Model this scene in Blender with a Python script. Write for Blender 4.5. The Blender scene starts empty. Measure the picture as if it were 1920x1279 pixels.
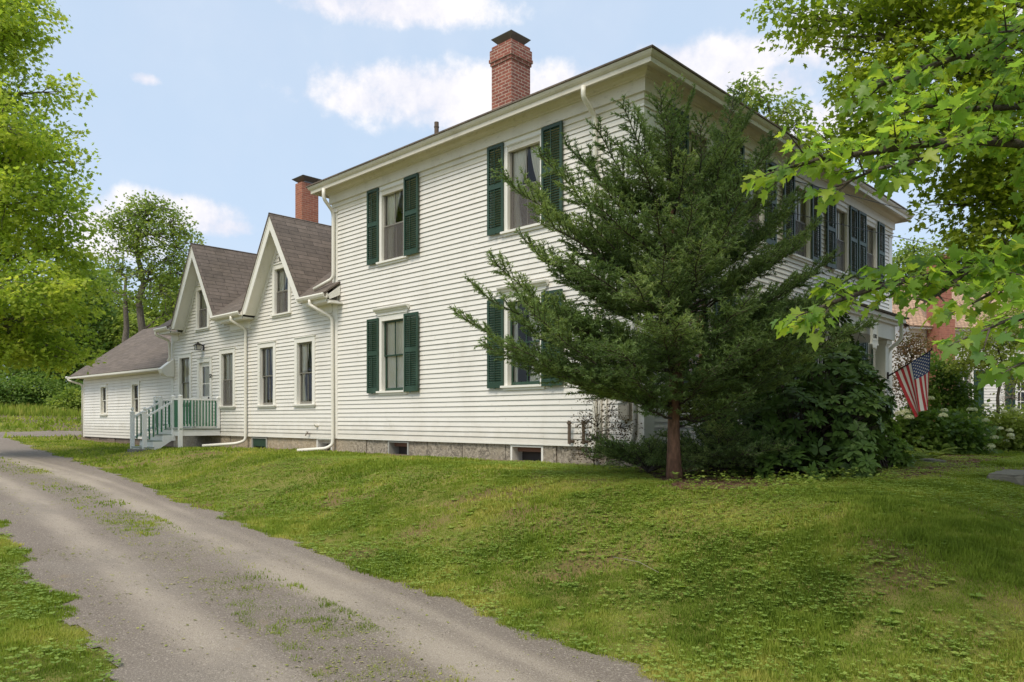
import bpy, math, random
import numpy as np
from mathutils import Vector, Matrix
random.seed(7)
RNG = np.random.default_rng(11)
PI = math.pi
scene = bpy.context.scene
COL = scene.collection

# ------------------------------------------------------------------ camera
F_PX, CX, HY = 1401.0, 960.0, 786.7
_n = math.hypot(1453.2, 1401.0)
RV = np.array([1453.2 / _n, 1401.0 / _n, 0.0])     # camera right
FV = np.array([-1401.0 / _n, 1453.2 / _n, 0.0])    # camera forward
CAM = np.array([6.8056, -10.1074, 1.6])

def at(px, py, t):
    """point seen at a place of the photograph, t metres away"""
    p = CAM + t * FV + t * (px - CX) / F_PX * RV
    return np.array([p[0], p[1], 1.6 - t * (py - HY) / F_PX])

cd = bpy.data.cameras.new('camera')
cam = bpy.data.objects.new('camera', cd)
COL.objects.link(cam)
cam.location = CAM
cam.rotation_euler = (PI / 2, 0, math.atan2(RV[1], RV[0]))
cd.sensor_width = 36.0
cd.lens = 36.0 * F_PX / 1920.0
cd.shift_y = (HY - 639.5) / 1920.0
cd.clip_end = 2000
cd.clip_start = 0.05
scene.camera = cam

# ------------------------------------------------------------------ terrain
def sstep(a, b, v):
    t = np.clip((v - a) / (b - a), 0, 1)
    return t * t * (3 - 2 * t)

def drive_edge(x):
    return np.interp(x, [-30, -25, -21.5, -15, -8, -4, -1.5, 1, 2.7, 4.2, 9], [-2.6, -3.0, -3.4, -4.1, -4.9, -5.4, -5.7, -6.0, -6.17, -6.35, -6.8])

def drive_edge_far(x):
    return np.interp(x, [-40, -30, -20, -12, -7.1, -3.5, -1.05, .5, 1.6, 2.1, 5, 9], [-9.7, -8.8, -7.9, -7.45, -7.48, -7.86, -8.14, -8.33, -8.5, -8.58, -9.3, -10.6])

ZX = [-90, -60, -50, -44, -38, -33, -30.5, -28, -21.5, -15, -8, -4, -1.5, 1, 2.7, 4.5, 30]
ZY = [4.4, 3.0, 2.5, 2.05, 1.5, 1.10, .95, .80, .66, .56, .36, .25, .18, .10, .05, .02, -.2]
def terr(x, y):
    x = np.asarray(x, float); y = np.asarray(y, float)
    zl = sum(np.interp(x + d_, ZX, ZY) for d_ in (-2.4, -1.2, 0, 1.2, 2.4)) / 5
    zh = sum(np.interp(x + d_, [-40, -31, -28.5, -20, -16.5, -13, -9], [1.6, 1.0, .78, .68, .70, .81, .83]) for d_ in (-.8, 0, .8)) / 3
    zh = np.where(x > -29, np.maximum(zh, zl * .97), np.maximum(zh, zl))
    yd = sum(drive_edge(x + d_) for d_ in (-1.6, -.8, 0, .8, 1.6)) / 5
    w = sum(np.interp(x + d_, [-25, -12, -4, 2], [1.6, 2.4, 3.3, 3.6]) for d_ in (-2.4, -1.2, 0, 1.2, 2.4)) / 5
    s = sstep(0, 1, (y - yd - .15) / w) * (1 - sstep(4.3, 8.0, x)) * 1.0
    return zl + (zh - zl) * s

def terr1(x, y):
    return float(terr(x, y))

# ------------------------------------------------------------------ mesh helpers
class MB:
    def __init__(s):
        s.v = []; s.f = []; s.m = []; s.sm = []
    def poly(s, pts, mi=0):
        n = len(s.v); s.v += [tuple(p) for p in pts]; s.f.append(tuple(range(n, n + len(pts)))); s.m.append(mi)
    def box(s, x0, x1, y0, y1, z0, z1, mi=0):
        s.hexa([(x0, y0, z0), (x1, y0, z0), (x1, y1, z0), (x0, y1, z0), (x0, y0, z1), (x1, y0, z1), (x1, y1, z1), (x0, y1, z1)], mi)
    def hexa(s, p, mi=0, under=None):
        n = len(s.v); s.v += [tuple(q) for q in p]
        for f in ((0, 3, 2, 1), (4, 5, 6, 7), (0, 1, 5, 4), (1, 2, 6, 5), (2, 3, 7, 6), (3, 0, 4, 7)):
            s.f.append(tuple(n + i for i in f)); s.m.append(mi if (under is None or f != (0, 3, 2, 1)) else under)
    def prism(s, poly, fn0, fn1, mi=0):
        """poly: list of 2-D points, fn maps (a,b) to 3-D for each end"""
        n = len(s.v); k = len(poly)
        s.v += [tuple(fn0(*p)) for p in poly] + [tuple(fn1(*p)) for p in poly]
        s.f.append(tuple(range(n, n + k))[::-1]); s.m.append(mi)
        s.f.append(tuple(range(n + k, n + 2 * k))); s.m.append(mi)
        for i in range(k):
            j = (i + 1) % k
            s.f.append((n + i, n + j, n + k + j, n + k + i)); s.m.append(mi)
    def beam(s, a, b, w, h, mi=0, up=(0, 0, 1)):
        a = Vector(a); b = Vector(b); d = (b - a).normalized(); u = Vector(up)
        sd = d.cross(u).normalized(); uu = sd.cross(d)
        q = []
        for e in (a, b):
            for (i, j) in ((-1, -1), (1, -1), (1, 1), (-1, 1)):
                q.append(e + sd * (i * w / 2) + uu * (j * h / 2))
        s.hexa([q[0], q[1], q[2], q[3], q[4], q[5], q[6], q[7]], mi)
    def tube(s, pts, rad, n=6, mi=0, cap=True):
        pts = [Vector(p) for p in pts]
        if not isinstance(rad, (list, tuple, np.ndarray)): rad = [rad] * len(pts)
        base = len(s.v); prev = None
        for i, p in enumerate(pts):
            d = (pts[min(i + 1, len(pts) - 1)] - pts[max(i - 1, 0)])
            d = d.normalized() if d.length > 1e-9 else Vector((0, 0, 1))
            if prev is None:
                a = Vector((1, 0, 0)) if abs(d.x) < .8 else Vector((0, 1, 0))
            else:
                a = prev
            u = (a - d * a.dot(d)).normalized(); w = d.cross(u); prev = u
            for k in range(n):
                an = 2 * PI * k / n
                s.v.append(tuple(p + (u * math.cos(an) + w * math.sin(an)) * rad[i]))
        for i in range(len(pts) - 1):
            for k in range(n):
                k2 = (k + 1) % n
                s.f.append((base + i * n + k, base + i * n + k2, base + (i + 1) * n + k2, base + (i + 1) * n + k)); s.m.append(mi)
        if cap:
            s.f.append(tuple(base + k for k in range(n))[::-1]); s.m.append(mi)
            e = base + (len(pts) - 1) * n
            s.f.append(tuple(e + k for k in range(n))); s.m.append(mi)
    def lathe(s, cx, cy, prof, n=14, mi=0):
        base = len(s.v)
        for (r, z) in prof:
            for k in range(n):
                a = 2 * PI * k / n
                s.v.append((cx + r * math.cos(a), cy + r * math.sin(a), z))
        for i in range(len(prof) - 1):
            for k in range(n):
                k2 = (k + 1) % n
                s.f.append((base + i * n + k, base + i * n + k2, base + (i + 1) * n + k2, base + (i + 1) * n + k)); s.m.append(mi)
        s.f.append(tuple(base + k for k in range(n))[::-1]); s.m.append(mi)
        e = base + (len(prof) - 1) * n
        s.f.append(tuple(e + k for k in range(n))); s.m.append(mi)

def mesh_of(name, mb, mats, off=(0, 0, 0), smooth=False):
    me = bpy.data.meshes.new(name)
    ox, oy, oz = off
    me.from_pydata([(x - ox, y - oy, z - oz) for x, y, z in mb.v], [], mb.f)
    for m in (mats if isinstance(mats, (list, tuple)) else [mats]): me.materials.append(m)
    if any(mb.m): me.polygons.foreach_set('material_index', mb.m)
    uv = me.uv_layers.new(name='UVMap')
    co = np.array(mb.v); buf = np.zeros((len(me.loops), 2)); li = 0
    for f in mb.f:
        p = co[list(f)]
        nn = np.zeros(3)
        for i in range(len(f)):
            nn += np.cross(p[i], p[(i + 1) % len(f)])
        l = np.linalg.norm(nn); nn = nn / l if l > 1e-12 else np.array([0, 0, 1.])
        if abs(nn[2]) > .999: h = np.array([1., 0, 0]); v = np.array([0, 1., 0])
        else:
            h = np.cross([0, 0, 1.], nn); h /= np.linalg.norm(h); v = np.cross(nn, h)
        buf[li:li + len(f), 0] = p @ h; buf[li:li + len(f), 1] = p @ v
        li += len(f)
    uv.data.foreach_set('uv', buf.ravel())
    if smooth: me.polygons.foreach_set('use_smooth', [True] * len(me.polygons))
    me.update()
    return me

def wloc(o):
    v = Vector((0, 0, 0))
    while o is not None:
        v = v + Vector(o.location); o = o.parent
    return v

def part(name, mb, mats, parent, smooth=False, label=None, origin=None):
    """one mesh object under its parent; mb is in world coordinates (parents are not rotated here)"""
    pw = wloc(parent) if parent is not None else Vector((0, 0, 0))
    org = Vector(origin) if origin is not None else pw
    me = mesh_of(name, mb, mats, org, smooth)
    o = bpy.data.objects.new(name, me); COL.objects.link(o)
    o.parent = parent; o.location = org - pw
    if label: o['label'] = label
    return o

def tag(o, label, cat, group=None, kind=None):
    if label: o['label'] = label
    if cat: o['category'] = cat
    if group: o['group'] = group
    if kind: o['kind'] = kind
    return o

def thing(name, loc, label, cat, group=None, rz=0.0):
    o = bpy.data.objects.new(name, None); COL.objects.link(o)
    o.location = loc; o.rotation_euler = (0, 0, rz); o.empty_display_size = .2
    return tag(o, label, cat, group)

def local(name, mb, mats, parent, loc=(0, 0, 0), rz=0.0, smooth=False):
    o = bpy.data.objects.new(name, mesh_of(name, mb, mats, (0, 0, 0), smooth)); COL.objects.link(o)
    o.parent = parent; o.location = loc; o.rotation_euler = (0, 0, rz)
    return o

def copy_tree(o, parent):
    c = o.copy(); COL.objects.link(c); c.parent = parent
    for ch in list(o.children): copy_tree(ch, c)
    return c

def structure(name, me):
    o = bpy.data.objects.new(name, me); COL.objects.link(o); o['kind'] = 'structure'
    return o

# fast mesh from arrays (triangles and quads mixed are not needed: all faces have k corners)
def np_mesh(name, V, Fc, mats, tint=None, smooth=False):
    me = bpy.data.meshes.new(name)
    nv, nf, k = len(V), len(Fc), Fc.shape[1]
    me.vertices.add(nv); me.vertices.foreach_set('co', np.ascontiguousarray(V, np.float32).ravel())
    me.loops.add(nf * k); me.loops.foreach_set('vertex_index', np.ascontiguousarray(Fc, np.int32).ravel())
    me.polygons.add(nf)
    me.polygons.foreach_set('loop_start', np.arange(0, nf * k, k, dtype=np.int32))
    try: me.polygons.foreach_set('loop_total', np.full(nf, k, np.int32))
    except Exception: pass
    if smooth: me.polygons.foreach_set('use_smooth', np.ones(nf, bool))
    for m in (mats if isinstance(mats, (list, tuple)) else [mats]): me.materials.append(m)
    if tint is not None:
        a = me.attributes.new('tint', 'FLOAT', 'POINT'); a.data.foreach_set('value', np.ascontiguousarray(tint, np.float32))
    me.update(calc_edges=True); me.validate()
    return me

def unit(a):
    return a / np.maximum(np.linalg.norm(a, axis=-1, keepdims=True), 1e-9)

def scatter(T, FT, P, D, N, S, tint, curl=None):
    """copies of a leaf template (T: along, across, normal) at points P"""
    D = unit(D); N = unit(N - D * np.sum(N * D, 1, keepdims=True)); B = np.cross(N, D)
    V = P[:, None, :] + S[:, None, None] * (T[None, :, 0, None] * D[:, None, :] + T[None, :, 1, None] * B[:, None, :] + (T[None, :, 2, None] if curl is None else T[None, :, 2, None] * curl[:, None, None]) * N[:, None, :])
    n, k = len(P), len(T)
    Fc = (FT[None] + (np.arange(n) * k)[:, None, None]).reshape(-1, FT.shape[1])
    return V.reshape(-1, 3), Fc, np.repeat(tint, k)

LEAF = (np.array([[0, 0, 0], [.45, .36, .07], [1, 0, -.08], [.45, -.36, .07]], float), np.array([[0, 1, 2], [0, 2, 3]]))
_half = [(0.0, 0.0), (-.06, .20), (.03, .42), (.14, .36), (.20, .26), (.36, .52), (.44, .46), (.56, .50), (.50, .24), (.62, .16), (.72, .19), (1.0, 0.0)]
_mt = [(x, y, .10 * abs(y) - .12 * max(0, x - .3) ** 2) for x, y in _half] + [(x, -y, .10 * abs(y) - .12 * max(0, x - .3) ** 2) for x, y in _half[1:-1]] + [(.33, 0, 0)]
_ring = list(range(12)) + list(range(21, 11, -1))
MAPLE = (np.array(_mt, float), np.array([[22, _ring[i], _ring[(i + 1) % 22]] for i in range(22)]))
# a cheaper five pointed leaf for farther crowns
_h2 = [(0, 0), (.08, .40), (.26, .26), (.52, .50), (.56, .2), (1, 0)]
_m2 = [(x, y, .1 * abs(y) - .1 * x * x) for x, y in _h2] + [(x, -y, .1 * abs(y) - .1 * x * x) for x, y in _h2[1:-1]] + [(.35, 0, 0)]
_r2 = list(range(6)) + [9, 8, 7, 6]
MAPLE2 = (np.array(_m2, float), np.array([[10, _r2[i], _r2[(i + 1) % 10]] for i in range(10)]))
NEEDLE = (np.array([[0, .12, 0], [0, -.12, 0], [1, 0, .0]], float), np.array([[0, 1, 2]]))
BLADE = (np.array([[0, .06, 0], [0, -.06, 0], [.55, .045, .05], [.55, -.045, .05], [1, 0, .25]], float), np.array([[0, 1, 3], [0, 3, 2], [2, 3, 4]]))
LONG = (np.array([[0, 0, 0], [.3, .14, .03], [.68, .15, -.02], [1, 0, -.16], [.68, -.15, -.02], [.3, -.14, .03], [.3, 0, -.015], [.68, 0, -.06]], float),
        np.array([[0, 6, 1], [0, 5, 6], [6, 7, 1], [1, 7, 2], [6, 5, 7], [5, 4, 7], [7, 3, 2], [7, 4, 3]]))

# ------------------------------------------------------------------ materials
def new_mat(name):
    m = bpy.data.materials.new(name); m.use_nodes = True
    nt = m.node_tree; b = nt.nodes['Principled BSDF']
    return m, nt, b

def N(nt, kind, **kw):
    n = nt.nodes.new(kind)
    for k, v in kw.items():
        if k.startswith('i_'): n.inputs[k[2:].replace('_', ' ')].default_value = v
        else: setattr(n, k, v)
    return n

def rgba(c): return (c[0], c[1], c[2], 1.0)

def mixc(nt, fac, a, b, blend='MIX'):
    n = nt.nodes.new('ShaderNodeMix'); n.data_type = 'RGBA'; n.blend_type = blend
    for sock, val in ((n.inputs[0], fac), (n.inputs[6], a), (n.inputs[7], b)):
        if hasattr(val, 'is_linked') or hasattr(val, 'links'): nt.links.new(val, sock)
        elif isinstance(val, (int, float)): sock.default_value = val
        else: sock.default_value = rgba(val)
    return n.outputs[2]

def noise(nt, scale, detail=4, rough=.55, vec=None, dist=0.0):
    n = N(nt, 'ShaderNodeTexNoise'); n.inputs['Scale'].default_value = scale; n.inputs['Detail'].default_value = detail
    n.inputs['Roughness'].default_value = rough; n.inputs['Distortion'].default_value = dist
    if vec is not None: nt.links.new(vec, n.inputs['Vector'])
    return n.outputs['Fac']

def ramp(nt, val, a, b):
    n = N(nt, 'ShaderNodeMapRange'); n.interpolation_type = 'SMOOTHSTEP'; n.inputs['From Min'].default_value = a; n.inputs['From Max'].default_value = b
    nt.links.new(val, n.inputs['Value']); return n.outputs['Result']

def pos(nt): return N(nt, 'ShaderNodeNewGeometry').outputs['Position']

def stretch(nt, vec, s):
    n = N(nt, 'ShaderNodeMapping'); n.inputs['Scale'].default_value = s; nt.links.new(vec, n.inputs['Vector']); return n.outputs['Vector']

def bump(nt, b, h, strength=.3, dist=.01):
    n = N(nt, 'ShaderNodeBump'); n.inputs['Strength'].default_value = strength; n.inputs['Distance'].default_value = dist
    nt.links.new(h, n.inputs['Height']); nt.links.new(n.outputs['Normal'], b.inputs['Normal'])

def paint(name, c, rough=.5, dirt=(.30, .27, .21), amount=.25, scale=1.3, fine=22, splash=False):
    """painted wood or metal: large soft grime, small stains"""
    m, nt, b = new_mat(name); p = pos(nt)
    g = ramp(nt, noise(nt, scale, 6, .6, stretch(nt, p, (1, 1, .45))), .48, .75)
    g2 = ramp(nt, noise(nt, fine, 3, .6, stretch(nt, p, (.35, .35, 1))), .58, .72)
    col = mixc(nt, g, c, [c[i] * (1 - amount) + dirt[i] * amount for i in range(3)])
    k = nt.nodes.new('ShaderNodeMath'); k.operation = 'MULTIPLY'; k.inputs[1].default_value = amount * 1.0; nt.links.new(g2, k.inputs[0])
    col = mixc(nt, k.outputs[0], col, dirt)
    if splash:
        # mud splashed up from the ground, and small chips where the paint has gone
        sx = N(nt, 'ShaderNodeSeparateXYZ'); nt.links.new(p, sx.inputs[0])
        ad = nt.nodes.new('ShaderNodeMath'); ad.operation = 'MULTIPLY_ADD'; ad.inputs[1].default_value = -.9; nt.links.new(noise(nt, 2.2, 5, .65, p), ad.inputs[0]); nt.links.new(sx.outputs['Z'], ad.inputs[2])
        f = ramp(nt, ad.outputs[0], 1.15, .68); h = nt.nodes.new('ShaderNodeMath'); h.operation = 'MULTIPLY'; h.inputs[1].default_value = .34; nt.links.new(f, h.inputs[0])
        col = mixc(nt, h.outputs[0], col, (.42, .36, .26))
        ch = ramp(nt, noise(nt, 16, 3, .7, stretch(nt, p, (.5, .5, 1.6))), .735, .76); ch2 = nt.nodes.new('ShaderNodeMath'); ch2.operation = 'MULTIPLY'; ch2.inputs[1].default_value = .6; nt.links.new(ch, ch2.inputs[0])
        col = mixc(nt, ch2.outputs[0], col, (.30, .26, .21))
    nt.links.new(col, b.inputs['Base Color']); b.inputs['Roughness'].default_value = rough
    bump(nt, b, noise(nt, 60, 3), .12, .004)
    return m

def plain(name, c, rough=.6, var=.15, scale=9, metal=0.0, b_str=.15, b_scale=40):
    m, nt, b = new_mat(name); p = pos(nt)
    col = mixc(nt, noise(nt, scale, 5, .6, p), [x * (1 - var) for x in c], [min(1, x * (1 + var)) for x in c])
    nt.links.new(col, b.inputs['Base Color']); b.inputs['Roughness'].default_value = rough; b.inputs['Metallic'].default_value = metal
    bump(nt, b, noise(nt, b_scale, 4, .6, p), b_str, .006)
    return m

def bricks(name, c1, c2, mortar, w, h, ms=.008, rough=.85, var=.35, bump_s=.5, uv=True, sc=5, bias=0.0):
    m, nt, b = new_mat(name)
    u = N(nt, 'ShaderNodeTexCoord').outputs['UV']
    t = N(nt, 'ShaderNodeTexBrick'); t.inputs['Scale'].default_value = 1.0
    t.inputs['Brick Width'].default_value = w; t.inputs['Row Height'].default_value = h; t.inputs['Mortar Size'].default_value = ms
    t.inputs['Mortar Smooth'].default_value = .15; t.inputs['Bias'].default_value = bias
    t.inputs['Color1'].default_value = rgba(c1); t.inputs['Color2'].default_value = rgba(c2); t.inputs['Mortar'].default_value = rgba(mortar)
    nt.links.new(u, t.inputs['Vector'])
    p = pos(nt)
    n1 = noise(nt, sc, 6, .65, p)
    col = mixc(nt, ramp(nt, n1, .35, .7), t.outputs['Color'], [0.5 - var, 0.5 - var, 0.5 - var], 'OVERLAY')
    n2 = ramp(nt, noise(nt, .8, 4, .6, p), .4, .7)
    col = mixc(nt, n2, col, [.42, .42, .40], 'SOFT_LIGHT')
    nt.links.new(col, b.inputs['Base Color']); b.inputs['Roughness'].default_value = rough
    sub = nt.nodes.new('ShaderNodeMath'); sub.operation = 'MULTIPLY_ADD'; sub.inputs[1].default_value = -1.0
    nt.links.new(t.outputs['Fac'], sub.inputs[0]); 
    ns = nt.nodes.new('ShaderNodeMath'); ns.operation = 'MULTIPLY'; ns.inputs[1].default_value = .5; nt.links.new(noise(nt, 70, 3, .6, p), ns.inputs[0])
    nt.links.new(ns.outputs[0], sub.inputs[2])
    bump(nt, b, sub.outputs[0], bump_s, .012)
    return m

def leafmat(name, dark, mid, light, trans=.4, rough=.45, spec=.35, patch=.35):
    """leaf: every leaf has its own tone (tint attribute), patches of older and newer growth; light passes through"""
    m, nt, b = new_mat(name)
    a = N(nt, 'ShaderNodeAttribute'); a.attribute_name = 'tint'
    r = nt.nodes.new('ShaderNodeValToRGB'); r.color_ramp.elements[0].color = rgba(dark); r.color_ramp.elements[1].color = rgba(light)
    e = r.color_ramp.elements.new(.5); e.color = rgba(mid)
    nz = ramp(nt, noise(nt, .9, 3, .6, pos(nt)), .35, .68)
    mx = nt.nodes.new('ShaderNodeMix'); mx.inputs[0].default_value = patch
    nt.links.new(a.outputs['Fac'], mx.inputs[2]); nt.links.new(nz, mx.inputs[3])
    nt.links.new(mx.outputs[0], r.inputs['Fac'])
    nt.links.new(r.outputs['Color'], b.inputs['Base Color']); b.inputs['Roughness'].default_value = rough
    b.inputs['Specular IOR Level'].default_value = spec * .6
    tr = nt.nodes.new('ShaderNodeBsdfTranslucent')
    br = mixc(nt, 1.0, r.outputs['Color'], (1.0, 1.0, .55), 'MULTIPLY')
    g = nt.nodes.new('ShaderNodeMix'); g.data_type = 'RGBA'; g.blend_type = 'ADD'; g.inputs[0].default_value = 1.0
    nt.links.new(br, g.inputs[6]); nt.links.new(br, g.inputs[7])
    nt.links.new(g.outputs[2], tr.inputs['Color'])
    ms = nt.nodes.new('ShaderNodeMixShader'); ms.inputs[0].default_value = trans
    nt.links.new(b.outputs[0], ms.inputs[1]); nt.links.new(tr.outputs[0], ms.inputs[2])
    nt.links.new(ms.outputs[0], nt.nodes['Material Output'].inputs['Surface'])
    return m

WHITE = [paint('white_clapboard_paint', (.765, .725, .66), .5, (.36, .31, .23), .18, splash=True), plain('lap_shadow_board_edge', (.37, .33, .265), .8, .3, 6)]  # second colour darkens board undersides, painting in the lap shadow lines
OLDTRIM = paint('aged_cream_trim_paint', (.70, .645, .54), .5, (.30, .26, .18), .3, 1.6, 26)
TRIM = paint('white_trim_paint', (.80, .765, .69), .42, (.42, .39, .32), .16)
METALW = paint('white_gutter_metal', (.77, .725, .63), .35, (.38, .34, .27), .22, 2.5, 30)
GREEN = paint('dark_green_shutter_paint', (.018, .048, .027), .5, (.07, .13, .10), .30, 3, 40)
PORCHGREEN = paint('porch_green_paint', (.03, .16, .075), .45, (.10, .16, .12), .25, 3, 40)
STOOPW = paint('fresh_white_porch_paint', (.87, .85, .80), .4, (.5, .47, .4), .12)
DECKGREY = paint('worn_deck_paint', (.33, .37, .31), .6, (.30, .19, .14), .5, 3, 30)
SASH = paint('weathered_sash_paint', (.20, .185, .155), .5, (.10, .09, .08), .3, 4, 40)
SASHW = paint('white_sash_paint', (.66, .64, .57), .45, (.3, .28, .22), .2)
SHINGLE = bricks('roof_shingles', (.195, .152, .122), (.142, .112, .090), (.055, .042, .033), .62, .142, .007, .95, .12, .5, sc=6)
SHINGLE2 = bricks('neighbour_roof_shingles', (.60, .40, .26), (.44, .28, .18), (.16, .10, .07), .18, .13, .012, .9, .15, .6)
BRICK = bricks('red_brick', (.34, .108, .070), (.235, .070, .048), (.50, .37, .29), .205, .072, .009, .85, .12, .5, sc=9)
BRICKO = bricks('weathered_orange_brick', (.42, .150, .085), (.33, .105, .062), (.44, .25, .17), .205, .072, .008, .85, .10, .5, sc=9)
BRICK2 = bricks('orange_brick', (.42, .16, .105), (.33, .12, .08), (.42, .20, .13), .205, .072, .006, .85, .10, .35, sc=9)
CAPM = plain('weathered_zinc', (.17, .165, .155), .45, .3, 5, .5)
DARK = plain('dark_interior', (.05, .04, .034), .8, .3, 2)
ROOM = plain('interior_plaster', (.20, .10, .068), .8, .2, 1)
IRON = plain('dark_bronze_metal', (.035, .03, .027), .45, .3, 20, .6)
RUST = plain('rusty_iron', (.12, .085, .06), .8, .5, 30)
GREYBOX = plain('grey_enamel', (.36, .35, .31), .45, .15, 9)
CONCRETE = plain('lichened_stone', (.165, .155, .13), .9, .4, 14, 0, .5, 60)
CURTAIN_M = None

def granite():
    m, nt, b = new_mat('granite_foundation'); p = pos(nt)
    sp = ramp(nt, noise(nt, 17, 6, .8, p), .43, .57)
    lg = ramp(nt, noise(nt, 2.6, 5, .7, p), .46, .66)
    c = mixc(nt, sp, (.43, .37, .285), (.17, .145, .11)); c2 = mixc(nt, sp, (.50, .41, .29), (.34, .265, .175))
    sx = N(nt, 'ShaderNodeSeparateXYZ'); nt.links.new(p, sx.inputs[0])
    c = mixc(nt, ramp(nt, sx.outputs['X'], -7.2, -9.5), c, c2)
    c = mixc(nt, lg, c, (.34, .285, .21))
    nt.links.new(c, b.inputs['Base Color']); b.inputs['Roughness'].default_value = .9
    bump(nt, b, noise(nt, 22, 5, .7, p), .8, .03)
    return m
GRANITE = granite()

def curtain(name, c, fac=.55):
    m, nt, b = new_mat(name); p = pos(nt)
    col = mixc(nt, noise(nt, 90, 2, .5, stretch(nt, p, (1, 1, .02))), [x * .86 for x in c], c)
    nt.links.new(col, b.inputs['Base Color']); b.inputs['Roughness'].default_value = .9
    tr = nt.nodes.new('ShaderNodeBsdfTranslucent'); nt.links.new(col, tr.inputs['Color'])
    ms = nt.nodes.new('ShaderNodeMixShader'); ms.inputs[0].default_value = .06
    nt.links.new(b.outputs[0], ms.inputs[1]); nt.links.new(tr.outputs[0], ms.inputs[2])
    nt.links.new(ms.outputs[0], nt.nodes['Material Output'].inputs['Surface'])
    return m
CURT = curtain('white_lace_curtain', (.97, .91, .76))
CURTO = curtain('painted_glow_curtain', (.75, .26, .05))  # orange colour stands in for the warm lamp glow inside this window

def glass():
    m, nt, b = new_mat('window_glass'); nt.nodes.remove(b)
    t = nt.nodes.new('ShaderNodeBsdfTransparent'); t.inputs[0].default_value = (.97, .98, .96, 1)
    g = nt.nodes.new('ShaderNodeBsdfGlossy'); g.inputs['Roughness'].default_value = .02
    f = nt.nodes.new('ShaderNodeFresnel'); f.inputs['IOR'].default_value = 1.5
    nb = nt.nodes.new('ShaderNodeBump'); nb.inputs['Strength'].default_value = .06; nb.inputs['Distance'].default_value = .02
    nt.links.new(noise(nt, 3.5, 2), nb.inputs['Height']); nt.links.new(nb.outputs[0], g.inputs['Normal'])
    mu = nt.nodes.new('ShaderNodeMath'); mu.operation = 'MULTIPLY'; mu.inputs[1].default_value = 1.0; nt.links.new(f.outputs[0], mu.inputs[0])
    ms = nt.nodes.new('ShaderNodeMixShader'); nt.links.new(mu.outputs[0], ms.inputs[0])
    nt.links.new(t.outputs[0], ms.inputs[1]); nt.links.new(g.outputs[0], ms.inputs[2])
    nt.links.new(ms.outputs[0], nt.nodes['Material Output'].inputs['Surface'])
    return m
GLASS = glass()

def screen():
    m, nt, b = new_mat('insect_screen')
    b.inputs['Base Color'].default_value = (.16, .14, .125, 1); b.inputs['Roughness'].default_value = .6
    t = nt.nodes.new('ShaderNodeBsdfTransparent')
    ms = nt.nodes.new('ShaderNodeMixShader'); ms.inputs[0].default_value = .48
    nt.links.new(t.outputs[0], ms.inputs[1]); nt.links.new(b.outputs[0], ms.inputs[2])
    nt.links.new(ms.outputs[0], nt.nodes['Material Output'].inputs['Surface'])
    return m
SCREEN = screen()
# ================================================================== HOUSE
GZ = 0.83
house = thing('farmhouse', (-9.0, 0.0, GZ), 'large white clapboard farmhouse with green shutters, two steep gables and a low shingled shed', 'house')

def clap(mb, x0, x1, z0, z1, openings=(), clip=None, step=.1, y0=0.0, thick=.14, lap=.023, mi=0, jit=0.0):
    """rows of lapped boards in a wall that faces -y; openings are (x0,x1,z0,z1)"""
    z = z0; k = 0
    while z < z1 - 1e-4:
        zt = min(z + step, z1); zm = (z + zt) / 2
        a, b = (x0, x1) if clip is None else clip(z, zt)
        if b - a > .02:
            iv = [(a, b)]; extra = []
            for (ox0, ox1, oz0, oz1) in openings:
                e0, e1 = max(a, ox0), min(b, ox1)
                if e1 - e0 > .02:
                    if z + .004 < oz1 < zt - .004: extra.append((e0, e1, oz1, zt))
                    if z + .004 < oz0 < zt - .004: extra.append((e0, e1, z, oz0))
                if oz0 < zt - .004 and oz1 > z + .004:
                    nv = []
                    for (p, q) in iv:
                        if ox1 <= p or ox0 >= q: nv.append((p, q)); continue
                        if ox0 > p: nv.append((p, ox0))
                        if ox1 < q: nv.append((ox1, q))
                    iv = nv
            for (p, q, za_, zb_) in extra:
                la, lb = y0 - lap + (lap - .002) * (za_ - z) / step, y0 - lap + (lap - .002) * (zb_ - z) / step
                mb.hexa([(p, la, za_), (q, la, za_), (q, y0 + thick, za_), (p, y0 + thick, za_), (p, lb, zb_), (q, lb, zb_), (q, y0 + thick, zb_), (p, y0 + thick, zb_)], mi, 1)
            for (p, q) in iv:
                # butt joints here and there along a board
                cuts = [p]
                c = p + random.uniform(.8, 3.6)
                while c < q - .5:
                    cuts.append(c); c += random.uniform(2.2, 4.2)
                cuts.append(q)
                for i in range(len(cuts) - 1):
                    u0, u1 = cuts[i], cuts[i + 1] - (.0025 if i < len(cuts) - 2 else 0)
                    j = random.uniform(-.0022, .0022); l = y0 - lap + random.uniform(-.002, .002); tp = y0 - .002
                    dz0 = random.uniform(-.0016, .0016)
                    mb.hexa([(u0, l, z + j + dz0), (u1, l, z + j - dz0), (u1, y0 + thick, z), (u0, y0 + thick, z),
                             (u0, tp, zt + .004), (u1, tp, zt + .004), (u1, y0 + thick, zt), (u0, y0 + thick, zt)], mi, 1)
        z = zt; k += 1

# window openings (inside the casing)
MAINW = [(-6.98, -6.19, 5.16, 6.73), (-3.02, -2.20, 5.16, 6.73), (-6.98, -6.19, 2.25, 3.81), (-3.02, -2.20, 2.25, 3.81)]
FOUND = [(-6.80, -6.06, .80, 1.12), (-2.98, -2.16, .80, 1.12), (-9.76, -9.07, .80, 1.12), (-13.18, -12.31, .80, 1.10)]
cas = .125
def grow(o, c=cas): return (o[0] - c, o[1] + c, o[2] - .06, o[3] + c)

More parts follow.
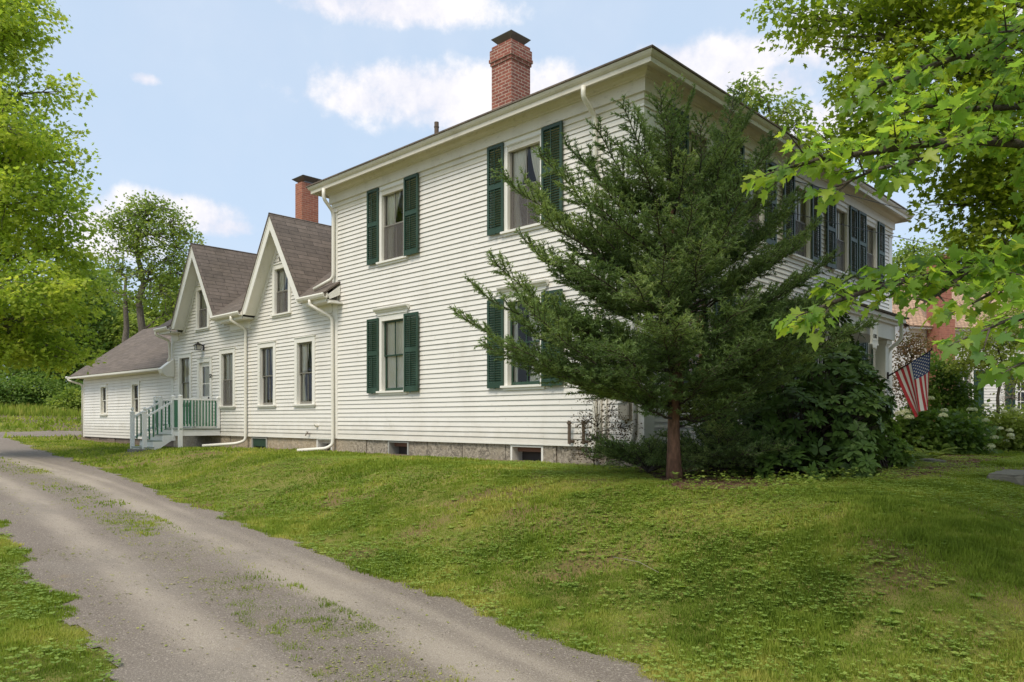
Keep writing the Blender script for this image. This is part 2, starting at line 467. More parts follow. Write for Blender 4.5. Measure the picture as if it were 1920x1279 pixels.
# --- main block walls
mb = MB()
mb_open = [grow(o) for o in MAINW]
clap(mb, -8.78, -.27, 1.165, 6.665, mb_open, step=.1)
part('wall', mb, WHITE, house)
mb = MB()   # corner boards of the visible long side, with small caps
for (a, b) in ((-9.0, -8.78), (-.27, .025)):
    mb.box(a, b, -.024, .12, 1.14, 6.62); mb.box(a - .02, b + .02 if b < 0 else b + .02, -.05, .12, 6.622, 6.66)
mb.box(-8.779, -.271, -.03, .1, 1.135, 1.164)      # water table
part('corner_board', mb, TRIM, house)

FW = [1.70, 3.73, 6.03, 8.33, 10.36]              # window centres on the street front
FRONTW = [(c - .39, c + .39, 5.16, 6.73) for c in FW] + [(c - .39, c + .39, 2.25, 3.81) for c in FW if c != 6.03]
fdoor = (6.03 - .75, 6.03 + .75, 1.2, 3.35)
mb = MB()
clap(mb, .27, 11.85, 1.165, 6.665, [grow(o) for o in FRONTW] + [fdoor], step=.1)
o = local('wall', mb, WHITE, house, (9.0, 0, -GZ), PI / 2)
mb = MB()
mb.box(.025, .27, -.024, .12, 1.14, 6.62); mb.box(11.85, 12.10, -.024, .12, 1.14, 6.62); mb.box(11.83, 12.12, -.05, .12, 6.622, 6.66)
mb.box(.026, .29, -.05, .12, 6.622, 6.66); mb.box(.271, 11.849, -.03, .1, 1.135, 1.164)
local('corner_board', mb, TRIM, house, (9.0, 0, -GZ), PI / 2)
mb = MB()   # rear walls that close the block, floors between storeys
mb.box(-9.0, 0, 11.96, 12.1, 1.0, 7.1); mb.box(-9.0, -8.86, .14, 11.95, 1.0, 7.1)
part('rear_wall', mb, WHITE[0], house)
mb = MB()
mb.box(-8.85, -.15, .15, 11.94, 4.25, 4.45); mb.box(-8.85, -.15, .15, 11.94, 7.02, 7.1); mb.box(-8.85, -.15, .15, 11.94, 1.0, 1.1)
mb.box(-8.85, -.15, 3.6, 3.7, 1.1, 4.25); mb.box(-8.85, -.15, 3.6, 3.7, 4.45, 7.02); mb.box(-4.6, -4.5, .15, 3.6, 1.1, 4.25); mb.box(-4.6, -4.5, .15, 3.6, 4.45, 7.02)
part('interior', mb, ROOM, house)

# --- entablature swept round the block
prof = [(-.05, 6.64), (.026, 6.64), (.026, 6.735), (.052, 6.742), (.052, 6.765), (.03, 6.775), (.03, 6.842), (.075, 6.85), (.075, 7.055),
        (.098, 7.06), (.105, 7.085), (.165, 7.11), (.185, 7.14), (.20, 7.168), (.355, 7.175), (.355, 7.098), (.388, 7.098), (.388, 7.172), (.402, 7.178),
        (.43, 7.205), (.447, 7.235), (.452, 7.258), (.30, 7.259), (-.05, 7.262)]
def sweep(mb, prof, X0, X1, Y0, Y1, closed=True):
    R = []
    for (d, z) in prof:
        n = len(mb.v)
        mb.v += [(X1 + d, Y0 - d, z), (X1 + d, Y1 + d, z), (X0 - d, Y1 + d, z), (X0 - d, Y0 - d, z)]; R.append(n)
    for i in range(len(R) - 1):
        for k in range(4):
            k2 = (k + 1) % 4
            mb.f.append((R[i] + k, R[i] + k2, R[i + 1] + k2, R[i + 1] + k)); mb.m.append(0)
mb = MB(); sweep(mb, prof, -9.0, 0, 0, 12.1)
part('cornice', mb, OLDTRIM, house)
# --- low hip roof
mb = MB(); e = .475; z0 = 7.262; zt = 7.290; sl = .21
hx = (9.0 + 2 * e) / 2
def hip(mb, X0, X1, Y0, Y1, z, s):
    h = (X1 - X0) / 2; r = z + h * s; xm = (X0 + X1) / 2
    A, B, Cc, Dd = (X0, Y0, z), (X1, Y0, z), (X1, Y1, z), (X0, Y1, z); P, Q = (xm, Y0 + h, r), (xm, Y1 - h, r)
    mb.poly([A, B, P]); mb.poly([B, Cc, Q, P]); mb.poly([Cc, Dd, Q]); mb.poly([Dd, A, P, Q])
hip(mb, -9 - e, e, -e, 12.1 + e, zt, sl)
for (p, q) in (((-9 - e, -e), (e, -e)), ((e, -e), (e, 12.1 + e)), ((e, 12.1 + e), (-9 - e, 12.1 + e)), ((-9 - e, 12.1 + e), (-9 - e, -e))):
    mb.poly([(p[0], p[1], z0), (q[0], q[1], z0), (q[0], q[1], zt), (p[0], p[1], zt)])
mb.poly([(-9 - e, -e, z0), (-9 - e, 12.1 + e, z0), (e, 12.1 + e, z0), (e, -e, z0)])
part('roof', mb, SHINGLE, house)

# --- foundations of split granite
mb = MB()
def stones(x0, x1, y, z0, z1, openings, w=(1.0, 1.7)):
    x = x0
    xs = [x0]
    while x < x1 - .5:
        x = min(x1, x + random.uniform(*w)); xs.append(x)
    if xs[-1] < x1: xs[-1] = x1
    segs = []
    for i in range(len(xs) - 1):
        iv = [(xs[i] + .010, xs[i + 1] - .010)]
        for o in openings:
            nv = []
            for (p, q) in iv:
                if o[1] <= p or o[0] >= q: nv.append((p, q)); continue
                if o[0] > p: nv.append((p, o[0]))
                if o[1] < q: nv.append((o[1], q))
            iv = nv
        segs += iv
    for (p, q) in segs:
        if q - p < .03: continue
        d = random.uniform(-.02, .015)
        mb.box(p, q, y + d, y + .4, z0, z1)
stones(-9.0, 0.0, .02, .3, 1.134, FOUND[:2]); stones(-18.7, -9.01, .03, .3, 1.134, FOUND[2:])
mb.box(-9, 0, .36, .46, .3, .80); mb.box(-18.7, -9.01, .37, .47, .3, .80)
for o in FOUND: mb.box(o[0] - .01, o[1] + .01, .05, .4, .3, o[2])
part('foundation', mb, GRANITE, house)
mb = MB(); stones(.41, 12.1, .02, .3, 1.134, ())
local('foundation', mb, GRANITE, house, (9, 0, -GZ), PI / 2)
mb = MB(); stones(-28.42, -18.78, .19, .3, .872, (), (.5, 1.1))
part('foundation', mb, plain('brown_fieldstone', (.17, .13, .095), .9, .5, 4, 0, .6, 30), house)
# cellar windows
for i, o in enumerate(FOUND):
    m_ = MB(); white = i in (1, 2)
    x0, x1, z0, z1 = o; t = .045
    m_.box(x0, x0 + t, .0, .30, z0, z1); m_.box(x1 - t, x1, .0, .30, z0, z1); m_.box(x0 + t + .001, x1 - t - .001, .0, .30, z1 - .03, z1)
    w = part('cellar_window', m_, TRIM if white else GREYBOX, house)
    g = MB(); g.box(x0 + t, x1 - t, .28, .30, z0, z1 - .031)
    if i == 3: part('hatch', g, GREEN, w)
    else:
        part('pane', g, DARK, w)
    if i == 3:
        g = MB(); g.box(x0 + t, x1 - t, .03, .05, z0 + .05, z1 - .031); part('hatch', g, GREEN, w)

# ------------------------------------------------------------------ windows
def wave_sheet(mb, x0, x1, z0, z1, y, amp, waves, gather=None, nz=12, nx=40):
    """hanging cloth; gather(tz) -> (left,right) limits"""
    n = len(mb.v)
    for j in range(nz + 1):
        tz = j / nz; z = z1 + (z0 - z1) * tz
        a, b = (x0, x1) if gather is None else gather(tz)
        for i in range(nx + 1):
            tx = i / nx
            mb.v.append((a + (b - a) * tx, y + amp * math.sin(tx * waves * 2 * PI + .6 * math.sin(tz * 3)) * (.6 + .4 * math.sin(tx * 9)), z))
    for j in range(nz):
        for i in range(nx):
            a = n + j * (nx + 1) + i
            mb.f.append((a, a + 1, a + nx + 2, a + nx + 1)); mb.m.append(0)

def make_window(parent, w, h, sashmat, cas_w=.125, muntin=True, curtain='tied', screened=True, head=None, loc=(0, 0, 0), rz=0.0, lightsash=None, curt_mat=None):
    """local frame: opening from x=-w/2..w/2, z=0..h, wall face y=0, outside is -y"""
    X = w / 2; c = cas_w
    f = MB()
    f.box(-X - c, -X, -.040, .11, -.055, h + c); f.box(X, X + c, -.040, .11, -.055, h + c); f.box(-X + .0005, X - .0005, -.037, .11, h, h + c - .002)
    f.box(-X - c - .015, X + c + .015, -.058, -.0005, h + c + .0005, h + c + .022)
    win = local('window', f, TRIM, parent, loc, rz)
    s = MB(); s.hexa([(-X - c - .03, -.085, -.052), (X + c + .03, -.085, -.052), (X + c + .03, .11, -.052), (-X - c - .03, .11, -.052),
                      (-X - c - .03, -.085, -.012), (X + c + .03, -.085, -.012), (X + c + .03, .11, .0), (-X - c - .03, .11, .0)])
    s.box(-X - c + .02, X + c - .02, -.045, -.012, -.10, -.053)
    local('sill', s, TRIM, win)
    mid = h * .5
    for k, (za, zb, y) in enumerate(((mid - .012, h - .001, .035), (.001, mid + .018, .065))):
        m = MB(); t = .038
        m.box(-X + .001, -X + t, y, y + .028, za, zb); m.box(X - t, X - .001, y, y + .028, za, zb)
        m.box(-X + t, X - t, y + .001, y + .027, zb - (t if k == 0 else .028), zb); m.box(-X + t, X - t, y + .001, y + .027, za, za + (.028 if k == 0 else .055))
        if muntin: m.box(-.010, .010, y + .004, y + .024, za + .028, zb - .028)
        local('sash', m, (lightsash if (lightsash and k == 0) else sashmat), win)
    g = MB(); g.poly([(-X + .03, .052, mid), (X - .03, .052, mid), (X - .03, .052, h - .03), (-X + .03, .052, h - .03)])
    g.poly([(-X + .03, .082, .03), (X - .03, .082, .03), (X - .03, .082, mid), (-X + .03, .082, mid)])
    local('glass', g, GLASS, win)
    if screened:
        q = MB(); q.box(-X + .002, X - .002, .024, .034, 0.002, .025); q.box(-X + .002, -X + .022, .024, .034, .025, mid); q.box(X - .022, X - .002, .024, .034, .025, mid); q.box(-X + .022, X - .022, .024, .034, mid - .02, mid)
        q.poly([(-X + .022, .029, .025), (X - .022, .029, .025), (X - .022, .029, mid - .02), (-X + .022, .029, mid - .02)], 1)
        local('insect_screen', q, [sashmat, SCREEN], win)
    if curtain:
        m = MB(); yb = .115
        if curtain == 'tied':
            def ga(tz): 
                if tz < .62: k = tz / .62; return (-X - .02, -.02 - (X * .62) * k ** 1.7)
                k = (tz - .62) / .38; return (-X - .02, -X * .64 + .10 * k)
            def gb(tz): a, b = ga(tz); return (-b, -a)
            wave_sheet(m, 0, 0, .02, h - .01, yb, .018, 6, ga); wave_sheet(m, 0, 0, .02, h - .01, yb + .012, .018, 6, gb)
        elif curtain == 'full':
            wave_sheet(m, -X - .02, X + .02, .02, h - .01, yb, .018, 9)
        elif curtain == 'left':
            def ga(tz): return (-X - .02, X * (.35 - .75 * math.sin(min(1, tz * 1.25) * PI / 2)) if tz < .8 else X * (-.40 + .3 * (tz - .8)))
            wave_sheet(m, 0, 0, .02, h - .01, yb, .02, 6, ga)
            def gb(tz): return (X * (.42 + .4 * tz), X + .02)
            wave_sheet(m, 0, 0, .02, h - .01, yb + .01, .012, 3, gb)
        elif curtain == 'right':
            def gb(tz):
                k = 1 - abs(tz - .62) / .62
                return (X * (-.02 + .35 * max(0, k) ** 2), X * (.96 - .30 * max(0, k) ** 2))
            wave_sheet(m, 0, 0, .02, h - .01, yb, .02, 5, gb)
            def ga(tz): return (-X - .02, -X * .72)
            wave_sheet(m, 0, 0, .02, h - .01, yb + .01, .012, 2, ga)
        elif curtain == 'shade':
            m.poly([(-X, yb, h * .45), (X, yb, h * .45), (X, yb, h), (-X, yb, h)])
        local('curtain', m, curt_mat or CURT, win, smooth=(curtain != 'shade'))
    if head == 'hood':
        m = MB(); a = X + c + .03
        m.box(-a, a, -.045, -.002, h + c + .0225, h + c + .09)
        m.prism([(-.046, h + c + .06), (-.075, h + c + .075), (-.085, h + c + .10), (-.13, h + c + .125), (-.14, h + c + .155), (-.001, h + c + .175), (-.001, h + c + .091), (-.046, h + c + .091)],
                lambda y, z: (-a - .05, y, z), lambda y, z: (a + .05, y, z))
        local('hood', m, TRIM, win)
    return win

L0 = lambda x, z: (x + 9.0, 0.0, z - GZ)
def mk(o, **k):
    return make_window(house, o[1] - o[0], o[3] - o[2], loc=L0((o[0] + o[1]) / 2, o[2]), **k)
mk(MAINW[0], sashmat=SASH, curtain='left'); mk(MAINW[1], sashmat=SASH, curtain='tied')
mk(MAINW[2], sashmat=GREEN, curtain='full', head='hood', screened=False); mk(MAINW[3], sashmat=GREEN, curtain='right', head='hood', screened=False)

def make_shutter(parent, w, h, loc, rz=0.0):
    m = MB(); t = .034; st = .052
    m.box(0, st, -t, 0, 0, h); m.box(w - st, w, -t, 0, 0, h)
    m.box(st, w - st, -t + .001, -.001, 0, .105); m.box(st, w - st, -t + .001, -.001, h - .06, h); mz = h * .53
    m.box(st, w - st, -t + .001, -.001, mz - .045, mz + .045)
    for (a, b) in ((.105, mz - .045), (mz + .045, h - .06)):
        n = int(round((b - a) / .0455)); d = (b - a) / n
        for i in range(n):
            z = a + i * d
            m.hexa([(st, -t - .002, z + .002), (w - st, -t - .002, z + .002), (w - st, -t + .003, z - .002 + .009), (st, -t + .003, z + .007),
                    (st, -.004, z + d * .80), (w - st, -.004, z + d * .80), (w - st, .0, z + d * .80 + .008), (st, .0, z + d * .80 + .008)])
        m.box(w / 2 - .007, w / 2 + .007, -t - .016, -t - .003, a + .02, b - .02)
    # pintle hardware
    m.box(w * .5 - .02, w * .5 + .02, -t - .012, -t, -.018, .012)
    o = local('shutter', m, GREEN, parent, loc, rz)
    return o
# shutters stand on pintles, a little clear of the wall
SH = []
for (o, zb, hh) in ((MAINW[0], 5.14, 1.69), (MAINW[1], 5.14, 1.69), (MAINW[2], 2.20, 1.69), (MAINW[3], 2.20, 1.69)):
    for side in (0, 1):
        w = .425 if side == 0 else .485
        x = (o[0] - .085 - w) if side == 0 else (o[1] + .075)
        y = -.050 if side == 0 else -.058
        SH.append(make_shutter(house, w, hh, (x + 9.0, y, zb - GZ), 0.015 if side == 0 else -.01))
# street front: windows and shutters turned to face the street (+x)
fw = None
for i, o in enumerate(FRONTW):
    ce = (o[0] + o[1]) / 2; up = o[2] > 4
    cu = ('tied', 'left', 'tied', 'full', 'tied', 'full', 'right', 'tied', 'tied')[i]
    win = make_window(house, .78, o[3] - o[2], SASH if up else GREEN, curtain=cu, head=None if up else 'hood', screened=up, loc=(9.0, ce, o[2] - GZ), rz=PI / 2, curt_mat=CURTO if i == 5 else None)
    for side in (0, 1):
        c = SH[0].copy(); COL.objects.link(c); c.parent = house
        c.scale = (1.2, 1, 1); c.rotation_euler = (0, 0, PI / 2 + (.02 if side else -.015))
        yy = ce - .39 - .08 - .51 if side == 0 else ce + .39 + .075
        c.location = (9.0 + .055, yy, (5.14 if up else 2.20) - GZ)

# ------------------------------------------------------------------ chimneys
def chimney(x0, y0, w, d, zb, zt, corbel=True, capw=.62):
    m = MB(); m.box(x0, x0 + w, y0, y0 + d, zb, zt - (.42 if corbel else 0))
    if corbel:
        z = zt - .42
        for (g, h) in ((.022, .072), (.045, .072), (.03, .19), (.0, .086)):
            m.box(x0 - g, x0 + w + g, y0 - g, y0 + d + g, z, z + h); z += h
    ch = part('chimney', m, BRICK if corbel else BRICKO, house)
    m = MB(); cx, cy = x0 + w / 2, y0 + d / 2
    a = capw / 2 if corbel else capw / 2
    lo = .19; hgt = .17
    q = []
    for (r, z) in ((lo, zt + .0), (lo, zt + .05), (a, zt + hgt), (a, zt + hgt + .012)):
        n = len(m.v); m.v += [(cx - r, cy - r, z), (cx + r, cy - r, z), (cx + r, cy + r, z), (cx - r, cy + r, z)]; q.append(n)
    for i in range(3):
        for k in range(4):
            k2 = (k + 1) % 4; m.f.append((q[i] + k, q[i] + k2, q[i + 1] + k2, q[i + 1] + k)); m.m.append(0)
    m.f.append((q[3], q[3] + 1, q[3] + 2, q[3] + 3)); m.m.append(0)
    part('chimney_cap', m, CAPM, ch)
chimney(-4.93, 1.42, .60, .60, 7.3, 9.78)
chimney(-15.75, 2.85, .42, .62, 6.3, 9.47, corbel=False, capw=.72)
m = MB(); m.tube([(-6.3, 1.0, 7.4), (-6.3, 1.0, 8.40)], .052, 12); m.tube([(-6.3, 1.0, 8.28), (-6.3, 1.0, 8.30)], .06, 12)
part('vent_pipe', m, RUST, house, smooth=False)

# ------------------------------------------------------------------ the two-gabled wing
WINGW = [(-12.63, -11.89, 2.01, 3.58), (-10.65, -9.91, 2.01, 3.58), (-15.01, -14.26, 2.01, 3.56), (-18.05, -17.28, 2.01, 3.60)]
GABW = [(-11.81, -11.10, 4.44, 5.64), (-16.68, -15.98, 4.46, 5.66)]
DOOR = (-16.57, -15.80, 1.345, 3.38)
gx = (-11.44, -16.30); APEX = 7.05; GS = 1.525; EZ = 4.62
def roofz(x): return max([APEX - GS * abs(x - c) for c in gx] + [EZ - .17])
def make_clip_rows(mb, x0, x1, z0, z1, openings):
    z = z0
    while z < z1:
        zt = z + .1
        if z < EZ - .2:
            clap(mb, x0, x1, z, zt, openings)
        else:
            for c in gx:
                hw = (APEX - .16 - zt) / GS
                if hw > .02: clap(mb, c - hw, c + hw, z, zt, openings)
        z = zt
mb = MB()
wopen = [grow(o) for o in WINGW] + [(o[0] - .13, o[1] + .13, o[2] - .06, o[3] + .14) for o in GABW] + [(DOOR[0] - .13, DOOR[1] + .13, 1.0, DOOR[3] + .13)]
make_clip_rows(mb, -18.56, -9.005, 1.15, 6.9, wopen)
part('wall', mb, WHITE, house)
mb = MB(); mb.box(-18.77, -18.56, -.024, .12, .95, 4.44); mb.box(-18.559, -16.71, -.028, .1, 1.12, 1.149); mb.box(-15.66, -9.01, -.028, .1, 1.12, 1.149)
part('corner_board', mb, TRIM, house)
mb = MB(); mb.box(-18.7, -9.1, 5.9, 6.0, .9, 4.9); mb.box(-18.76, -18.66, .15, 6.0, .9, 4.6); mb.box(-18.65, -9.1, .15, 5.9, 1.0, 1.1)
# closing gable end of the main wing roof
mb.prism([(-.1, 4.6), (3.02, 6.98), (6.1, 4.6)], lambda y, z: (-18.76, y, z), lambda y, z: (-18.66, y, z))
part('rear_wall', mb, WHITE[0], house)
mb = MB(); mb.box(-18.64, -9.1, .3, 5.88, 4.15, 4.3); mb.box(-18.64, -9.1, 2.4, 2.5, 1.1, 4.15); mb.box(-13.6, -13.5, .15, 2.4, 1.1, 4.15)
for c in gx: mb.box(c - 1.2, c + 1.2, 1.6, 1.7, 4.3, 5.4)
part('interior', mb, ROOM, house)
for i, o in enumerate(WINGW):
    mk(o, sashmat=SASH, curtain=('right', 'tied', 'full', 'full')[i], screened=(i == 2))
for i, o in enumerate(GABW):
    mk(o, sashmat=SASH, curtain=('left', 'full')[i], screened=True)
# roof: main slopes and two cross gables
def slab(mb, pts, th, mi=0):
    p = [Vector(q) for q in pts]; n = Vector((0, 0, 0))
    for i in range(len(p)): n += p[i].cross(p[(i + 1) % len(p)])
    n.normalize()
    if n.z < 0: p.reverse(); n = -n
    b = [q - n * th for q in p]; k = len(p)
    mb.poly(p, mi); mb.poly(b[::-1], mi)
    for i in range(k):
        j = (i + 1) % k
        mb.poly([p[i], b[i], b[j], p[j]], mi)
rs = .70; ry = 3.02
mb = MB()
xl, xr = -18.98, -9.002
rz_ = EZ + rs * (ry + .47)
slab(mb, [(xl, -.47, EZ), (gx[1] - 1.595, -.47, EZ), (gx[1], ry, rz_), (xl, ry, rz_)], .035)
slab(mb, [(gx[1] + 1.595, -.47, EZ), (gx[0] - 1.595, -.47, EZ), (gx[0], ry, rz_), (gx[1], ry, rz_)], .035)
slab(mb, [(gx[0] + 1.595, -.47, EZ), (xr, -.47, EZ), (xr, ry, rz_), (gx[0], ry, rz_)], .035)
slab(mb, [(xl, ry, EZ + rs * (ry + .47)), (xr, ry, EZ + rs * (ry + .47)), (xr, 6.45, EZ), (xl, 6.45, EZ)], .035)
# the short stretch of the eave that laps past the main corner
slab(mb, [(-9.0, -.47, EZ), (-8.66, -.47, EZ), (-8.66, -.03, EZ + rs * .44), (-9.0, -.03, EZ + rs * .44)], .035)
part('roof', mb, SHINGLE, house)
mb = MB(); trim = MB()
ge = 1.60
for c in gx:
    for s in (-1, 1):
        lo = APEX - GS * ge
        ys = (lo - EZ) / rs - .47 
        p = [(c, -.40, APEX), (c + s * ge, -.40, lo), (c + s * ge, max(-.40, ys), lo), (c, (APEX - EZ) / rs - .47, APEX)]
        slab(mb, p, .04)
part('gable_roof', mb, SHINGLE, house)
# rake boards: fascia, soffit and the frieze on the wall
nrm = math.hypot(1, GS)
def rake(mb, c, s, ya, yb, off0, off1, x_end=ge, zcut=None):
    """slanted board between two offsets (measured square to the slope) below the roof"""
    def P(d, off, y):
        z = APEX - GS * d - off * nrm
        return (c + s * d, y, z)
    e0 = x_end if zcut is None else min(x_end, (APEX - off0 * nrm - zcut) / GS); e1 = x_end if zcut is None else min(x_end, (APEX - off1 * nrm - zcut) / GS)
    a0, a1, b0, b1 = P(0, off0, ya), P(0, off1, ya), P(e0, off0, ya), P(e1, off1, ya)
    c0, c1, d0, d1 = P(0, off0, yb), P(0, off1, yb), P(e0, off0, yb), P(e1, off1, yb)
    mb.hexa([a1, b1, d1, c1, a0, b0, d0, c0])
for c in gx:
    for s in (-1, 1):
        trim = MB()
        rake(trim, c, s, -.385, -.35, .041, .075, ge, 4.56)          # crown
        rake(trim, c, s, -.372, -.335, .0755, .25, ge, 4.51)   # fascia
        rake(trim, c, s, -.334, .02, .17, .19, ge, 4.50)       # soffit
        rake(trim, c, s, -.03, .02, .191, .295, ge, 4.40)       # frieze on the wall
        part('rake_board', trim, TRIM, house)
# eave boxes between the gables: gutter, soffit, frieze, return blocks
ev = MB(); gut = MB()
def gutter_run(mb, x0, x1, y, z, w=.12, h=.115):
    mb.prism([(y, z), (y - .012, z - .005), (y - w * .18, z - h * .35), (y - w * .1 + .012, z - h * .75), (y + w * .22, z - h), (y + w, z - h), (y + w, z), (y + w - .012, z), (y + w - .012, z - h + .012), (y + .02, z - h + .02), (y + .008, z - .02)],
             lambda a, b: (x0, a, b), lambda a, b: (x1, a, b))
for (a, b) in ((-9.84, -8.64), (-14.70, -12.96), (-18.95, -17.92)):
    ev = MB(); gut = MB(); gutter_run(gut, a, b, -.505, EZ - .012); part('gutter', gut, METALW, house)
    aa, bb = a + .06, min(b, -9.0) - .03 if b < -9 else -9.0
    if b > -9: bb = -8.70
    ev.box(aa, bb, -.375, -.05 if b > -9 else .0, EZ - .20, EZ - .155)                     # soffit
    ev.box(aa, bb, -.384, -.355, EZ - .21, EZ - .06)                                     # fascia behind gutter
    f0, f1 = a + .25, (b - .25 if b < -9 else -9.02)
    ev.box(f0 if a > -18 else -18.56, f1, -.03, .02, EZ - .42, EZ - .201)
    ev.box(f0 if a > -18 else -18.56, f1, -.05, -.0305, EZ - .24, EZ - .202)
    ev.box(f0 if a > -18 else -18.56, f1, -.042, -.0305, EZ - .42, EZ - .39)
    part('eave_cornice', ev, TRIM, house)
ev = MB()   # raked return against the main wall
ev.prism([(-.38, EZ - .06), (-.03, EZ + .20), (-.03, EZ - .02), (-.32, EZ - .15)], lambda y, z: (-8.68, y, z), lambda y, z: (-8.645, y, z))
ev.box(-8.70, -8.56, -.36, -.03, EZ - .245, EZ - .201)
part('eave_return', ev, TRIM, house)

# gable louvre
m = MB(); m.box(-11.58, -11.32, -.03, .02, 5.85, 5.875); m.box(-11.58, -11.555, -.03, .02, 5.876, 6.10); m.box(-11.345, -11.32, -.03, .02, 5.876, 6.10)
m.prism([(-11.58, 6.10), (-11.45, 6.16), (-11.32, 6.10)], lambda x, z: (x, -.03, z), lambda x, z: (x, .02, z))
for i in range(5):
    z = 5.885 + i * .043
    m.hexa([(-11.554, -.028, z), (-11.346, -.028, z), (-11.346, -.018, z + .004), (-11.554, -.018, z + .004), (-11.554, -.018, z + .036), (-11.346, -.018, z + .036), (-11.346, -.008, z + .04), (-11.554, -.008, z + .04)])
part('vent', m, SASH, house)

# door
m = MB(); a, b, z0_, z1_ = DOOR; c = .125
m.box(a - c, a, -.042, .11, z0_ - .02, z1_ + c); m.box(b, b + c, -.042, .11, z0_ - .02, z1_ + c); m.box(a + .0005, b - .0005, -.04, .11, z1_, z1_ + c - .002)
m.box(a - c - .015, b + c + .015, -.06, -.001, z1_ + c + .0005, z1_ + c + .022); m.box(a - .01, b + .01, -.09, .10, z0_ - .06, z0_ - .021)
m.box(a + .001, b - .001, .02, .055, z0_, z0_ + .98); m.box(a + .001, a + .125, .02, .055, z0_ + .981, z1_); m.box(b - .125, b - .001, .02, .055, z0_ + .981, z1_); m.box(a + .126, b - .126, .02, .055, z1_ - .13, z1_)
m.box(a + .13, a + .36, .012, .0195, z0_ + .15, z0_ + .85); m.box(b - .36, b - .13, .012, .0195, z0_ + .15, z0_ + .85)
d = part('door', m, TRIM, house)
g = MB(); g.poly([(a + .126, .04, z0_ + .981), (b - .126, .04, z0_ + .981), (b - .126, .04, z1_ - .13), (a + .126, .04, z1_ - .13)]); part('glass', g, GLASS, d)
g = MB(); wave_sheet(g, a + .12, b - .12, z0_ + .95, z1_ - .1, .09, .012, 6); part('curtain', g, CURT, d, smooth=True)
g = MB(); g.box(a + .12, b - .12, .03, .05, z0_ + 1.36, z0_ + 1.385); part('muntin', g, TRIM, d)
g = MB(); g.tube([(b - .06, .02, z0_ + .92), (b - .06, -.03, z0_ + .92)], .018, 10); g.tube([(b - .06, -.03, z0_ + .92), (b - .06, -.055, z0_ + .92)], .03, 10); part('handle', g, IRON, d)

# ------------------------------------------------------------------ shed at the end
SY = .16
mb = MB(); SHW = [(-26.21, -25.60, 1.82, 2.91), (-22.76, -22.14, 1.83, 2.90)]
clap(mb, -28.36, -18.79, .885, 3.26, [grow(o, .099) for o in SHW], step=.112, y0=SY)
part('wall', mb, WHITE, house)
mb = MB(); mb.box(-28.46, -28.36, SY - .024, SY + .12, .86, 3.26); mb.box(-28.37, -18.8, SY - .03, SY + .1, 3.262, 3.40)
part('corner_board', mb, TRIM, house)
mb = MB(); mb.box(-28.46, -28.36, SY + .121, 5.2, .86, 3.3); mb.box(-28.35, -18.8, 5.1, 5.2, .86, 3.3); mb.prism([(SY, 3.3), (2.66, 5.45), (5.2, 3.3)], lambda y, z: (-28.46, y, z), lambda y, z: (-28.36, y, z))
part('rear_wall', mb, WHITE[0], house)
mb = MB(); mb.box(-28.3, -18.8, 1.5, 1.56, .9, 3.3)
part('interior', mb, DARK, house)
for o in SHW:
    make_window(house, o[1] - o[0], o[3] - o[2], SASHW, cas_w=.1, muntin=False, curtain=None, screened=False, loc=(o[0] / 2 + o[1] / 2 + 9, SY, o[2] - GZ))
mb = MB(); ss = (5.66 - 3.40) / 3.0; r = 2.66
za, zb_ = 3.42, 3.36     # the old eave has settled a little to the right
slab(mb, [(-28.72, -.34, za), (-18.79, -.30, zb_), (-18.79, r, zb_ + ss * (r + .3)), (-28.72, r, za + ss * (r + .34))], .04)
slab(mb, [(-28.72, r, za + ss * (r + .34)), (-18.79, r, zb_ + ss * (r + .3)), (-18.79, 5.66, zb_), (-28.72, 5.66, za)], .04)
part('roof', mb, SHINGLE, house)
mb = MB()
mb.hexa([(-28.70, -.335, za - .09), (-18.80, -.295, zb_ - .09), (-18.80, -.31 + .04, zb_ - .09), (-28.70, -.31, za - .09), (-28.70, -.342, za - .025), (-18.80, -.302, zb_ - .025), (-18.80, -.27, zb_ - .025), (-28.70, -.31, za - .025)])
mb.hexa([(-28.70, -.308, za - .085), (-18.80, -.268, zb_ - .085), (-18.80, SY - .002, zb_ - .085), (-28.70, SY - .002, za - .085), (-28.70, -.308, za - .065), (-18.80, -.268, zb_ - .065), (-18.80, SY - .002, zb_ - .065), (-28.70, SY - .002, za - .065)])
# the boxed end of the shed eave, seen against the wing
mb.prism([(-.40, 3.13), (-.44, 3.27), (-.02, 3.62), (-.02, 3.02), (-.26, 3.02)], lambda y, z: (-18.788, y, z), lambda y, z: (-18.50, y, z))
part('eave_cornice', mb, TRIM, house)
# ------------------------------------------------------------------ downspouts
def spout(pts, w=.075, d=.055, mat=METALW):
    m = MB(); m.tube(pts, .042, 8)
    return part('downspout', m, mat, house, smooth=True)
def bez(pts, k=5):
    """round the corners of a polyline"""
    P = [Vector(p) for p in pts]; out = [P[0]]
    for i in range(1, len(P) - 1):
        a, b, c = P[i - 1], P[i], P[i + 1]; r = min(.11, (b - a).length * .4, (c - b).length * .4)
        s, e = b + (a - b).normalized() * r, b + (c - b).normalized() * r
        for j in range(k + 1):
            t = j / k; out.append(s * (1 - t) ** 2 + b * 2 * t * (1 - t) + e * t * t)
    out.append(P[-1]); return out
spout(bez([(-.90, -.42, 7.10), (-.90, -.42, 6.92), (-.92, -.085, 6.70), (-.92, -.085, 1.3), (-.92, -.13, .95)]))
spout(bez([(-8.76, -.42, 7.10), (-8.76, -.42, 6.86), (-8.87, -.085, 6.62), (-8.87, -.085, 5.02), (-9.30, -.36, 4.77)]))
spout(bez([(-9.30, -.47, 4.50), (-9.30, -.47, 4.38), (-8.92, -.085, 4.08), (-8.89, -.085, 1.0), (-8.97, -.22, .90), (-9.4, -.75, .855)]))
